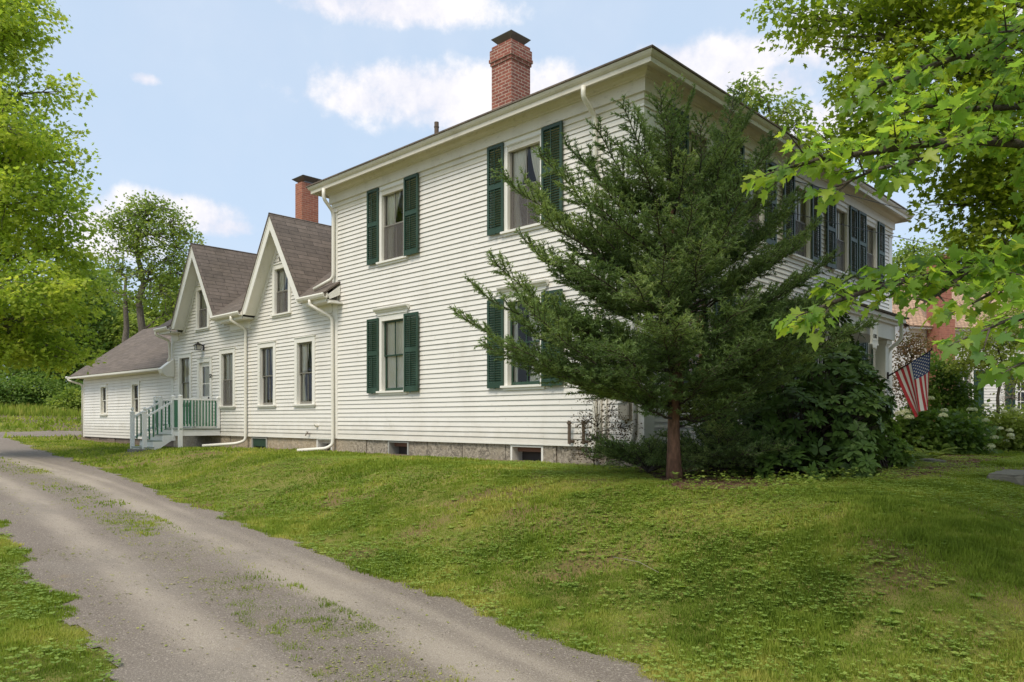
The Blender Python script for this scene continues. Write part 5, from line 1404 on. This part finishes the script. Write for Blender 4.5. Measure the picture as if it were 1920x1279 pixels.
tree('smoke_bush', 'reddish brown bush behind the flag beside the house corner', 'shrub', gbase(1705, 22), at(1705, 650, 22), .06,
     PB([(1700, 650, 30, 32), (1722, 690, 34, 34), (1695, 710, 26, 40), (1735, 650, 20, 18), (1720, 740, 34, 26)], 22), 120, 40, .07, REDLEAF, BARKD, 151, rc=.36, twig=.008, leaf=LEAF)
tree('glossy_shrub', 'dark glossy shrub between the flag and the neighbouring window', 'shrub', gbase(1775, 20), at(1775, 720, 20), .05,
     PB([(1765, 700, 28, 22), (1790, 730, 30, 24), (1750, 740, 26, 26), (1775, 765, 40, 22), (1815, 785, 30, 16)], 20), 120, 36, .11, DARKLEAF, BARKD, 152, rc=.34, twig=.008, leaf=LEAF)
tree('tan_shrub', 'bare twiggy shrub before the right window of the neighbouring house', 'shrub', gbase(1898, 22), at(1898, 740, 22), .03,
     PB([(1895, 745, 24, 26), (1905, 720, 20, 22)], 22), 30, 5, .05, TWIGLEAF, BARK, 153, rc=.3, twig=.012, leaf=LEAF)

FLOWER = leafmat('hydrangea_petals', (.50, .54, .36), (.70, .70, .56), (.82, .80, .72), .3, .7, .2, .2)
def hydrangea(label, px, t_, bl, nf, mat, seed, fr=.075, size=.13):
    rng = np.random.default_rng(seed); B = PB(bl, t_)
    t = tree('hydrangea', label, 'shrub', gbase(px, t_), at(px, bl[0][1] + 20, t_), .03, B, 170, 34, size, mat, BARKD, seed, rc=.30, twig=.006, leaf=LEAF, group='hydrangeas with white flower heads')
    base = np.array(t.location)
    for k in range(nf):
        b = B[rng.integers(len(B))]; u = unit(rng.normal(size=3) + np.array([.3, -.6, .75])); c = b[0] + u * (np.array(b[1]) * 1.05 + .20)
        n = 170; d = unit(rng.normal(size=(n, 3))); d[:, 2] = np.where(d[:, 2] < -.2, -d[:, 2] * .5, d[:, 2]); r = fr * (.8 + .5 * rng.random())
        P = c + d * r * np.array([1, 1, .72]); D = unit(np.cross(d, rng.normal(size=(n, 3))))
        v, f, tt = scatter(LEAF[0] - np.array([.5, 0, 0]), LEAF[1], P - base, D, d + .3 * rng.normal(size=(n, 3)), np.full(n, r * .42), rng.random(n))
        o = bpy.data.objects.new('flower_head', np_mesh('flower_head', v, f, FLOWER, tt)); COL.objects.link(o); o.parent = t
hydrangea('dark hydrangea with scattered white flower balls under the flag', 1745, 16.7, [(1690, 800, 40, 36), (1740, 800, 46, 34), (1790, 815, 44, 34), (1820, 840, 30, 24), (1715, 835, 50, 24), (1770, 840, 50, 24)], 28, DARKLEAF, 160, .08)
hydrangea('pale hydrangea crowded with greenish white flowers at the right edge', 1890, 18.5, [(1870, 800, 34, 30), (1910, 800, 40, 36), (1945, 800, 40, 34), (1880, 830, 40, 18), (1920, 830, 40, 18)], 46, LIGHTLEAF, 161, .075, .10)

# --- ferns by the stone slab
def fern(label, c, n, L, seed, grp):
    rng = np.random.default_rng(seed); Vv, Ff, Tt = [], [], []; off = 0
    for k in range(n):
        az = rng.random() * 2 * PI; ln = L * (.7 + .5 * rng.random()); up = .5 + .5 * rng.random(); m_ = 26
        s = np.linspace(0, 1, m_); h = np.stack([np.cos(az) * s * ln, np.sin(az) * s * ln, ln * up * (1.1 * s - .85 * s * s)], 1)
        tg = unit(np.gradient(h, axis=0)); sd = unit(np.cross(tg, [0, 0, 1.])); nn = np.cross(sd, tg)
        for sg_ in (1, -1):
            v, f, tt = scatter(LEAF[0] * np.array([1, .6, 1]), LEAF[1], h, sd * sg_ + tg * .35 - np.array([0, 0, .15]), nn, .17 * ln * np.sin(np.clip(s * 1.05 + .12, 0, 1) * PI) ** .8 + .004, np.clip(.4 + .4 * rng.random(m_), 0, 1))
            Vv.append(v); Ff.append(f + off); Tt.append(tt); off += len(v)
    o = bpy.data.objects.new('fern', np_mesh('fern', np.concatenate(Vv), np.concatenate(Ff), MIDLEAF, np.concatenate(Tt))); COL.objects.link(o); o.location = c
    tag(o, label, 'fern', grp)
for i, (px, t_, lab) in enumerate(((1700, 13.2, 'fern leaning over the flat stone slab'), (1738, 14.2, 'fern between the stone slab and the hydrangea'), (1672, 12.4, 'fern tucked against the right side of the rhododendron'))):
    fern(lab, gbase(px, t_), 20, .62, 170 + i, 'ferns by the path')

# --- the yew in front of the corner
def yew(name, label, base, stems, limbs, seed, n_len=.042, mat=None, spacing=.042, cat='tree', group=None):
    rng = np.random.default_rng(seed); t = thing(name, base, label, cat, group); tr = MB(); base = np.array(base, float)
    P, D, Nn, S, Ti = [], [], [], [], []
    for (a, b, r) in stems:
        pts = [a + (b - a) * (k / 10) + np.array([.012 * math.sin(k * 1.3 + r * 50), .012 * math.cos(k * 1.7), 0]) for k in range(11)]; tr.tube(pts, [r * (1 - .85 * (k / 10)) * (1.3 if k == 0 else 1) for k in range(11)], 10)
    def needles(pts, dens, dirs_side, tint0, ln):
        pts = np.array(pts); seg = np.linalg.norm(np.diff(pts, axis=0), axis=1); L = seg.sum()
        n = max(4, int(L * dens)); s = np.sort(rng.random(n)) * L; cum = np.concatenate([[0], np.cumsum(seg)])
        q = np.stack([np.interp(s, cum, pts[:, k]) for k in range(3)], 1); tg = unit(pts[-1] - pts[0])
        sd = unit(np.cross(tg, [0, 0, 1.]) + 1e-6); upv = np.cross(sd, tg)
        th = rng.random(n) * 2 * PI
        lat = sd[None] * np.cos(th)[:, None] + upv[None] * (np.sin(th) * .75)[:, None]
        P.append(q); D.append(lat + .75 * tg[None] + .15 * rng.normal(size=(n, 3))); Nn.append(np.cross(lat, tg[None]) + .6 * rng.normal(size=(n, 3)) + np.array([0, 0, .5]))
        S.append(ln * (.7 + .6 * rng.random(n))); Ti.append(np.clip(tint0 + .35 * (s / L) ** 3 + .16 * rng.normal(size=n), 0, 1))
    for (a, b, r, curve) in limbs:
        a, b = np.array(a), np.array(b); L = np.linalg.norm(b - a); n = 9
        w = (rng.random((n + 1, 3)) - .5) * L * .04; w[0] = 0
        pts = np.array([a + (b - a) * (k / n) + np.array([0, 0, -curve * L * 4 * (k / n) * (1 - k / n)]) + w[k] for k in range(n + 1)])
        tr.tube(pts, [r * (1 - .85 * k / n) + .003 for k in range(n + 1)], 5, 1, False)
        tg = unit(pts[-1] - pts[0]); sd = unit(np.cross(tg, [0, 0, 1.])); lt = .30 + .14 * rng.normal()
        m = int(L / spacing)
        for k in range(m):
            f = .22 + .78 * (k + rng.random()) / m
            x = f * n; i0 = min(n - 1, int(x)); o = pts[i0] + (pts[i0 + 1] - pts[i0]) * (x - i0)
            sg_ = 1 if k % 2 else -1; tl = min(.62, L * .30) * (1.08 - f) ** .65 * (.6 + .7 * rng.random()) + .07
            dr = unit(sd * sg_ * (.55 + .5 * rng.random()) + tg * (.55 + .3 * rng.random()) + np.array([0, 0, .28 + .32 * rng.normal()]))
            e = o + dr * tl; mid = (o + e) / 2 + np.array([0, 0, -.04 * tl])
            if house_solid(e[None])[0]: continue
            tr.tube([o, mid, e], [.006, .004, .002], 3, 1, False)
            needles([o, mid, e], 165, None, lt, n_len)
            for q in range(int(tl / .085)):
                g = .25 + .7 * (q + rng.random()) / max(1, int(tl / .085)); o2 = o + (e - o) * g; s2 = unit(np.cross(dr, [0, 0, 1.]))
                d2 = unit(s2 * (1 if q % 2 else -1) * .8 + dr * .8 + .35 * rng.normal(size=3)); e2 = o2 + d2 * tl * .36 * (1.15 - g)
                needles([o2, e2], 175, None, lt, n_len)
        needles(pts[-5:], 140, None, lt + .1, n_len)
    part('trunk', tr, [BARKY, BARKD], t, True)
    P, D, Nn, S, Ti = (np.concatenate(q) for q in (P, D, Nn, S, Ti))
    T = NEEDLE[0].copy(); T[:, 1] *= 1.25
    v, f, tt = scatter(T, NEEDLE[1], P - base, D, Nn, S, Ti)
    o = bpy.data.objects.new('crown', np_mesh('crown', v, f, mat or YEW, tt)); COL.objects.link(o); o.parent = t
    print('needles', name, len(P)); return t
YB = np.array([1.70, -1.83, .80]); rr = np.random.default_rng(77)
ys_ = [(YB, YB + np.array([-.15, .12, 4.55]), .088), (YB + np.array([-.13, .15, 0]), YB + np.array([.05, .42, 4.0]), .06)]
lm = []
def yl(h, px, py, t_, r=.022, curve=.05, side=0):
    a = ys_[side][0] + (ys_[side][1] - ys_[side][0]) * ((h - .8) / 4.5); lm.append((a, at(px, py, t_), r, curve))
# limbs whose tips show against the clapboards, then a full turn of others
for q in ((1.75, 862, 598, 9.2), (1.9, 888, 535, 9.6), (2.2, 918, 486, 9.2), (2.6, 985, 442, 9.5), (3.1, 938, 318, 9.2), (3.2, 985, 345, 9.9), (3.6, 1010, 290, 9.2), (3.9, 1060, 268, 9.6), (3.9, 1112, 235, 9.2), (4.4, 1165, 192, 9.3), (4.6, 1198, 205, 9.9), (4.9, 1268, 152, 9.5),
          (4.8, 1235, 165, 9.2), (4.9, 1300, 175, 9.6), (4.5, 1380, 172, 10.2), (4.5, 1400, 215, 9.8), (4.3, 1452, 255, 10.0), (3.9, 1480, 300, 9.4), (3.6, 1500, 360, 9.9), (3.2, 1535, 420, 9.4), (2.8, 1560, 480, 9.8), (2.4, 1545, 545, 9.2), (2.2, 1585, 560, 9.9), (2.0, 1530, 610, 9.0), (1.9, 1480, 640, 8.7),
          (1.75, 960, 640, 8.9), (1.8, 1010, 680, 9.0), (1.75, 1080, 690, 8.7), (1.8, 905, 640, 9.7), (1.9, 1000, 590, 8.5), (2.3, 960, 545, 8.8), (2.1, 1390, 640, 8.2), (1.9, 1330, 690, 8.4), (1.8, 1180, 700, 8.3), (2.2, 1130, 640, 8.0), (2.4, 1270, 600, 7.9), (2.6, 1400, 560, 8.2), (2.9, 1180, 520, 8.1), (3.0, 1060, 480, 8.5), (3.2, 1320, 450, 8.1), (3.5, 1230, 380, 8.3), (3.6, 1120, 380, 8.6), (3.7, 1390, 370, 8.5), (4.1, 1290, 290, 8.7), (4.2, 1190, 290, 8.8), (4.3, 1370, 260, 9.0), (4.6, 1250, 215, 9.1), (4.6, 1320, 215, 9.2),
          (1.7, 1335, 750, 8.9), (1.7, 1400, 735, 8.7), (1.8, 1455, 700, 9.1), (1.6, 1190, 742, 8.9), (1.7, 1105, 712, 9.3), (1.6, 1310, 780, 10.2), (1.7, 1420, 760, 10.2), (1.9, 1500, 690, 10.0), (1.8, 1360, 700, 10.6), (2.1, 1440, 640, 10.7)):
    yl(*q, r=.015 if q[0] < 4 else .011, curve=.06, side=1 if q[1] > 1300 else 0)
for k in range(50):
    h = 1.9 + 2.9 * (k / 50) ** .9; az = k * 2.399 + rr.random() * .5; Lh = (2.35 - .60 * (h - 1.9)) * (.75 + .4 * rr.random())
    d = np.array([math.cos(az), math.sin(az), 0.0]); a = ys_[k % 2][0] + (ys_[k % 2][1] - ys_[k % 2][0]) * min(1, (h - .8) / 4.5)
    b = a + d * Lh + np.array([0, 0, Lh * (.30 + .12 * (h - 1.9) + .2 * rr.random())])
    while house_solid(b[None])[0] and Lh > .4: Lh *= .8; b = a + d * Lh + np.array([0, 0, Lh * .4])
    lm.append((a, b, .013, .05))
yew('yew_tree', 'tall dark evergreen with reddish trunk standing at the near house corner', YB, ys_, lm, 78)
lb = at(1215, 890, 10.3); lb[2] = terr1(lb[0], lb[1]); l2 = []
for k in range(34):
    az = k * 2.399; L = .5 + .5 * rr.random(); l2.append((lb + np.array([0, 0, .05]), lb + np.array([math.cos(az) * L, math.sin(az) * L * .6, .10 + .40 * rr.random()]), .008, -.08))
yew('spreading_evergreen', 'low spreading evergreen at the foot of the yew by the wall', lb, [], l2, 79, cat='shrub', n_len=.036)
lb = at(1345, 880, 10.2); lb[2] = terr1(lb[0], lb[1]); l2 = []
for k in range(40):
    az = k * 2.399; L = .5 + .6 * rr.random(); l2.append((lb + np.array([0, 0, .05]), lb + np.array([math.cos(az) * L, math.sin(az) * L, .15 + .55 * rr.random()]), .008, -.08))
yew('spreading_evergreen', 'low dark evergreen between the yew trunk and the rhododendron', lb, [], l2, 80, cat='shrub', n_len=.036)

# --- rhododendron: whorls of long leaves
def rhodo(name, label, base, blobs, n, seed, size=.135, mat=None, grp=None):
    rng = np.random.default_rng(seed); base = np.array(base); t = thing(name, base, label, 'shrub', grp); tr = MB()
    w = np.array([b[1][0] * b[1][2] for b in blobs]); w /= w.sum(); idx = rng.choice(len(blobs), n, p=w)
    C = np.array([b[0] for b in blobs])[idx]; R = np.array([b[1] for b in blobs])[idx]; u = unit(rng.normal(size=(n, 3)) + np.array([.1, -.1, .15])); E = C + u * R * (rng.random(n) ** .22)[:, None]
    k = (~house_solid(E)) & (E[:, 2] > terr(E[:, 0], E[:, 1]) + .05); E, u, C = E[k], u[k], C[k]; n = len(E)
    for i in range(n):
        mid = (E[i] * .55 + C[i] * .25 + base * .2); tr.tube([base + rng.normal(size=3) * .06, mid, E[i]], [.016, .008, .004], 4, 0, False)
    m_ = 9; ax = unit(u * np.array([1, 1, .8]) + np.array([0, 0, .7]) + .25 * rng.normal(size=(n, 3)))
    a = unit(np.cross(ax, [.2, .5, .3])); b = np.cross(ax, a); ci = np.repeat(np.arange(n), m_); th = np.tile(np.arange(m_) * 2 * PI / m_, n) + np.repeat(rng.random(n) * 6, m_) + .2 * rng.normal(size=n * m_)
    rad = np.cos(th)[:, None] * a[ci] + np.sin(th)[:, None] * b[ci]; el = .15 + .35 * rng.random(n * m_)
    v, f, tt = scatter(LONG[0] * np.array([1, 1.25, 1]), LONG[1], E[ci] - base + rad * .01, rad + ax[ci] * el[:, None] - np.array([0, 0, .18]), ax[ci] + .1 * rng.normal(size=(n * m_, 3)), size * (.7 + .5 * rng.random(n * m_)), np.clip(.42 + .18 * rng.normal(size=n)[ci] + .12 * rng.normal(size=n * m_), 0, 1))
    part('stems', tr, BARKD, t, True)
    o = bpy.data.objects.new('foliage', np_mesh('foliage', v, f, mat or RHODO, tt)); COL.objects.link(o); o.parent = t
    return t
rhodo('rhododendron', 'big glossy rhododendron with whorled leaves right of the yew trunk', gbase(1500, 10.6),
      PB([(1490, 800, 95, 85, 10.6), (1590, 800, 70, 90, 10.4), (1560, 720, 60, 60, 10.9), (1400, 840, 75, 60, 10.4), (1600, 870, 60, 44, 9.9), (1480, 880, 80, 40, 9.8), (1630, 750, 36, 60, 11.0)], 10.5), 620, 181)
rhodo('tall_rhododendron', 'taller leggy rhododendron rising toward the portico behind the rounded one', gbase(1560, 12.6), PB([(1585, 650, 30, 44, 12.4), (1560, 600, 26, 30, 12.6), (1610, 700, 30, 40, 12.2), (1520, 680, 40, 40, 12.6), (1640, 760, 30, 40, 12.4)], 12.4), 210, 182, .12)
rhodo('leggy_shrub', 'dark tall shrub filling the shade behind the yew trunk along the street front', gbase(1400, 12.3), PB([(1350, 790, 40, 60, 12.0), (1420, 740, 46, 60, 12.3), (1470, 690, 40, 60, 12.6), (1400, 830, 60, 40, 11.8), (1330, 720, 30, 50, 12.2), (1500, 760, 50, 60, 12.2)], 12.2), 330, 184, .12)
rhodo('laurel_shrub', 'spiky green shrub at the right foot of the rhododendron', gbase(1655, 11.6), PB([(1650, 830, 36, 40), (1680, 850, 30, 26), (1640, 790, 26, 30)], 11.6), 190, 183, .11, DARKLEAF)
# --- thin twiggy shrub before the meters
tw = gbase(1118, 12.15); tw[1] = min(tw[1], -.5); rng_ = np.random.default_rng(190)
tree('twiggy_shrub', 'thin bronze-leaved shrub standing before the electric meter at the wall', 'shrub', tw, at(1120, 800, 11.9), .012,
     PB([(1120, 820, 50, 34), (1100, 790, 36, 22), (1150, 770, 30, 30), (1110, 745, 26, 14), (1170, 800, 30, 30), (1090, 850, 36, 18), (1150, 850, 40, 22), (1130, 720, 18, 12)], 11.9, .5), 210, 7, .034, TWIGLEAF, BARKD, 191, rc=.16, twig=.0035, leaf=LEAF, avoid=house_solid)
# woodland seedlings round the bed
x = rg.uniform(.2, 5.2, 420); y = rg.uniform(-3.2, .6, 420); k = bed_in(x, y, -.35) & lawn_ok(x, y); x, y = x[k], y[k]; n = len(x); m_ = 7
P = np.repeat(np.stack([x, y, terr(x, y) + .05 + .07 * rg.random(n)], 1), m_, 0) + .03 * rg.normal(size=(n * m_, 3)); a = rg.random(n * m_) * 6.28
v, f, tt = scatter(LEAF[0], LEAF[1], P, np.stack([np.cos(a), np.sin(a), .2 * rg.normal(size=n * m_)], 1), np.tile([0, 0, 1.], (n * m_, 1)) + .3 * rg.normal(size=(n * m_, 3)), .03 + .035 * rg.random(n * m_), rg.random(n * m_))
o = bpy.data.objects.new('ground_cover', np_mesh('ground_cover', v, f, CLOVER, tt)); COL.objects.link(o); o['kind'] = 'stuff'

# --- near maple whose boughs reach into the picture from the right
def near_maple():
    rng = np.random.default_rng(200); base = gbase(2420, 6.2); t = thing('maple_tree', base, 'near maple whose big-leaved boughs hang across the right side', 'tree'); tr = MB()
    top = base + np.array([-.3, .2, 9.0]); pts = limb_pts(base - np.array([0, 0, .2]), top, 0, rng, 10); rad = [.27 * (1 - .75 * k / 10) * (1.3 if k == 0 else 1) for k in range(11)]; tr.tube(pts, rad, 12)
    P, D, Nn, S, Ti = [], [], [], [], []
    def leafy(o, e, size=.098, n=None, tint=.5):
        o, e = np.array(o), np.array(e); L = np.linalg.norm(e - o); tg = unit(e - o); n = n or max(2, int(L / .023))
        tr.tube([o, (o + e) / 2 + np.array([0, 0, .02 * L]), e], [.006, .0045, .002], 5, 0, False)
        for k in range(n):
            f = (k + 1) / n; q = o + (e - o) * f; sd = unit(np.cross(tg, [0, 0, 1.])); s = 1 if k % 2 else -1
            d = unit(sd * s * (.9 if f < .95 else .2) * rng.uniform(.4, 1) + tg * rng.uniform(.3, 1) + np.array([0, 0, -.25]) + .25 * rng.normal(size=3)); pl = .035 + .04 * rng.random()
            p = q + unit(d + np.array([0, 0, .5])) * pl; tr.tube([q, p], [.0012, .0012], 3, 0, False)
            P.append(p); D.append(d + np.array([0, 0, -.45 * rng.random()])); Nn.append(np.array([0, 0, 1.]) + .55 * rng.normal(size=3) + .35 * sd * s); S.append(size * rng.uniform(.5, 1.1)); Ti.append(np.clip(tint + .24 * rng.normal(), 0, 1))
    def bough(pl, r, twl=.36, every=.10, tint=.5, start=0, vert=1.0):
        q = np.array([at(*a) for a in pl]); tr.tube([tuple(z) for z in q], [r * (1 - .8 * k / (len(q) - 1)) + .003 for k in range(len(q))], 7, 0, False)
        seg = np.linalg.norm(np.diff(q, axis=0), axis=1); L = seg.sum(); cum = np.concatenate([[0], np.cumsum(seg)]); m = int(L / every)
        for k in range(m + 1):
            s = L * (start + (1 - start) * (k + .6 * rng.random()) / m) if k < m else L
            s = min(s, L - .001); o = np.array([np.interp(s, cum, q[:, c]) for c in range(3)]); i = min(len(seg) - 1, int(np.searchsorted(cum, s) - 1)); tg = unit(q[i + 1] - q[i]); sd = unit(np.cross(tg, [0, 0, 1.]))
            sg_ = 1 if k % 2 else -1; f = s / L; tl = twl * (1.15 - .6 * f) * rng.uniform(.6, 1.2)
            d = unit(sd * sg_ * rng.uniform(.3, 1.0) + tg * rng.uniform(.5, 1.1) + np.array([0, 0, vert * rng.normal() * .42 + .05])) if k < m else tg
            leafy(o, o + d * tl, tint=tint)
    # boughs are laid from the trunk side to the tip
    bough([(2330, 60, 5.6), (2050, 120, 5.1), (1920, 115, 4.9), (1800, 105, 4.8), (1700, 140, 4.7), (1640, 165, 4.7)], .03, .42, .085, .55, .25)
    bough([(2330, 130, 5.5), (2050, 200, 4.9), (1900, 200, 4.7), (1800, 205, 4.6), (1700, 195, 4.5)], .028, .40, .085, .52, .25)
    bough([(2330, 250, 5.4), (2040, 290, 4.7), (1900, 268, 4.5), (1800, 262, 4.4), (1700, 275, 4.3), (1600, 290, 4.25), (1530, 300, 4.2), (1490, 312, 4.2)], .032, .36, .062, .52, .25)
    bough([(1800, 262, 4.4), (1720, 300, 4.2), (1640, 318, 4.1), (1580, 345, 4.1)], .012, .28, .075, .50, .1)
    bough([(2330, 380, 5.4), (2050, 420, 4.8), (1920, 470, 4.7), (1820, 505, 4.6), (1720, 522, 4.5), (1640, 540, 4.4), (1560, 568, 4.35), (1530, 580, 4.3)], .03, .36, .062, .52, .28)
    bough([(1820, 505, 4.6), (1770, 545, 4.4), (1730, 570, 4.3)], .01, .22, .09, .45, .1)
    bough([(2250, 450, 5.0), (2050, 470, 4.6), (1960, 500, 4.4), (1880, 540, 4.3), (1820, 570, 4.2)], .018, .38, .08, .48, .15)
    bough([(2250, 520, 4.6), (2050, 560, 4.0), (1950, 590, 3.8), (1890, 600, 3.7), (1840, 622, 3.7)], .014, .32, .10, .40, .2)
    bough([(2050, 560, 4.0), (1980, 650, 3.7), (1920, 680, 3.6)], .01, .30, .11, .40, .1)
    bough([(2330, 40, 5.4), (2080, 40, 4.8), (1960, 50, 4.6), (1880, 60, 4.5)], .02, .40, .10, .5, .3)
    for a in ((2330, 60, 5.6), (2330, 130, 5.5), (2330, 250, 5.4), (2330, 380, 5.4), (2250, 450, 5.0), (2250, 520, 4.6), (2330, 40, 5.4)):
        e = at(*a); k = int(np.argmin([abs(p[2] - e[2] + .3) for p in pts])); tr.tube(limb_pts(pts[k], e, .04, rng, 5), [.05, .045, .04, .036, .033, .03], 7, 0, False)
    # out-of-view rest of its crown, shaped and added to shade the right lawn
    BL = [((b[0] + base[0]), (b[1] + base[1]), b[2]) + (b[3],) for b in ((1.5, 1.0, 6.0, 1.6), (-.5, 2.0, 7.5, 1.8), (1.0, -1.5, 6.5, 1.7), (-1.8, -.8, 8.4, 1.9), (.2, .2, 9.6, 2.0), (2.0, 2.5, 8.0, 1.8), (-3.6, -1.0, 9.0, 1.8), (-2.6, 1.6, 8.8, 1.7), (-4.6, .8, 9.8, 1.6), (1.6, 4.2, 6.5, 1.9), (3.2, -.5, 5.6, 1.8), (3.6, 2.4, 7.2, 1.9), (.4, 4.6, 9.0, 1.9), (-5.4, -1.8, 10.4, 1.8), (-1.2, 4.4, 10.2, 1.8), (-1, -4.5, 8.6, 1.9), (1.2, -5, 8.0, 1.9), (-3, -4, 9.8, 1.8), (.6, -2.8, 8.2, 1.8), (-4.8, -3.2, 10.6, 1.7))]
    Bl = [(np.array(b[:3]), (b[3], b[3], b[3] * .6)) for b in BL]
    E, idx, v2, f2, t2 = crown_leaves(Bl, 760, 36, .13, rng, .55, leaf=MAPLE2)
    for b in Bl:
        k = int(np.argmin([np.linalg.norm(p - b[0]) + max(0, p[2] - b[0][2]) * 3 for p in pts])); tr.tube(limb_pts(pts[k], b[0], .05, rng, 6), [.07, .06, .05, .045, .04, .035, .03], 7, 0, False)
    for i in range(len(E)): tr.tube([Bl[idx[i]][0], (E[i] + Bl[idx[i]][0]) / 2 + .1 * rng.normal(size=3), E[i]], [.02, .012, .005], 4, 0, False)
    v, f, tt = scatter(MAPLE[0] * np.array([1, .95, 1]), MAPLE[1], np.array(P), np.array(D), np.array(Nn), np.array(S), np.array(Ti), rng.uniform(-.8, 3.6, len(P)))
    part('trunk', tr, BARKD, t, True)
    V = np.concatenate([v, v2]) - base; Fc = np.concatenate([f, f2 + len(v)])
    o = bpy.data.objects.new('crown', np_mesh('crown', V, Fc, MAPLE_NEAR, np.concatenate([tt, t2]))); COL.objects.link(o); o.parent = t
    print('near leaves', len(P))
near_maple()

# ================================================================== SKY AND LIGHT
SUN = unit(np.array([.20, -.55, .84])); el = math.asin(SUN[2]); az = math.atan2(SUN[0], SUN[1])
w = bpy.data.worlds.new('World'); scene.world = w; w.use_nodes = True; nt = w.node_tree
for n_ in list(nt.nodes): nt.nodes.remove(n_)
out = nt.nodes.new('ShaderNodeOutputWorld'); bg_ = nt.nodes.new('ShaderNodeBackground')
sky = nt.nodes.new('ShaderNodeTexSky'); sky.sky_type = 'NISHITA'; sky.sun_disc = False; sky.sun_elevation = el; sky.sun_rotation = az
sky.air_density = 1.0; sky.dust_density = 2.2; sky.ozone_density = 1.0
SKY_S = .135
bg_.inputs['Strength'].default_value = SKY_S
tc = nt.nodes.new('ShaderNodeTexCoord'); vec = tc.outputs['Generated']
sx = nt.nodes.new('ShaderNodeSeparateXYZ'); nt.links.new(vec, sx.inputs[0])
def MA(op, a, b=None, c=None):
    n = nt.nodes.new('ShaderNodeMath'); n.operation = op
    for i, q in enumerate((a, b, c)):
        if q is None: continue
        if isinstance(q, (int, float)): n.inputs[i].default_value = q
        else: nt.links.new(q, n.inputs[i])
    return n.outputs[0]
AZ = MA('ARCTAN2', sx.outputs[1], sx.outputs[0]); EL = MA('ARCSINE', sx.outputs[2])
nz1 = noise(nt, 5.5, 7, .62, vec); nz2 = noise(nt, 19, 6, .62, vec)
best = None
def cl_dir(px, py):
    d = unit(FV + (px - CX) / F_PX * RV + np.array([0, 0, -(py - HY) / F_PX])); return math.atan2(d[1], d[0]), math.asin(d[2])
for (px, py, rx, ry) in ((860, 185, 290, 62), (760, 165, 120, 45), (690, 190, 90, 34), (1040, 180, 110, 60), (1330, 130, 165, 62), (1400, 110, 80, 46), (1250, 110, 90, 34), (1470, 155, 80, 34), (700, 10, 220, 38), (800, 0, 110, 40), (340, 400, 140, 34), (290, 385, 80, 30), (420, 425, 90, 22), (272, 148, 28, 12), (1500, 240, 130, 46), (1680, 60, 300, 60), (160, 430, 160, 50), (2300, 300, 300, 80), (-400, 300, 300, 70)):
    a0, e0 = cl_dir(px, py); c_ = math.cos(e0); ra = rx / F_PX * 1.0 / max(.5, math.hypot(1, (px - CX) / F_PX)); re = ry / F_PX / max(1, math.hypot(1, (py - HY) / F_PX)) * 1.0
    da = MA('MULTIPLY', MA('SUBTRACT', AZ, a0), c_ / ra); de = MA('MULTIPLY', MA('SUBTRACT', EL, e0), 1 / re)
    r2 = MA('ADD', MA('MULTIPLY', da, da), MA('MULTIPLY', de, de)); v_ = MA('SUBTRACT', 1.0, r2)
    best = v_ if best is None else MA('MAXIMUM', best, v_)
best = MA('MAXIMUM', best, -1.2)
mask = MA('ADD', best, MA('ADD', MA('MULTIPLY_ADD', nz1, 4.2, -2.1), MA('MULTIPLY_ADD', nz2, 2.6, -1.3)))
mk_ = ramp(nt, mask, -.25, .95)
veil = MA('MULTIPLY', ramp(nt, noise(nt, 2.2, 5, .6, vec), .35, .75), .22)
fac = MA('MINIMUM', MA('ADD', MA('MULTIPLY', mk_, .92), veil), 1.0)
shade = ramp(nt, MA('ADD', nz1, MA('MULTIPLY', nz2, .6)), .66, .98)
# pale summer sky: nishita thinned by high haze, white cloud in front of it
hz = mixc(nt, .80, sky.outputs['Color'], (3.35, 4.15, 5.15))
ccol = mixc(nt, shade, (4.35, 4.4, 4.95), (5.6, 5.45, 5.5))
fin = mixc(nt, fac, hz, ccol)
nt.links.new(fin, bg_.inputs['Color']); nt.links.new(bg_.outputs[0], out.inputs['Surface'])
sl = bpy.data.lights.new('sun', 'SUN'); sl.energy = 2.2; sl.angle = math.radians(24); sl.color = (1.0, .93, .81)
so = bpy.data.objects.new('sun', sl); COL.objects.link(so); so.rotation_euler = Vector(SUN).to_track_quat('Z', 'Y').to_euler(); so.location = (0, 0, 30)

scene.view_settings.view_transform = 'Standard'; scene.view_settings.look = 'None'
scene.view_settings.exposure = 0.52; scene.view_settings.gamma = 1.0
scene.cycles.max_bounces = 7; scene.cycles.transparent_max_bounces = 16; scene.cycles.diffuse_bounces = 4
try: scene.cycles.use_denoising = True
except Exception: pass
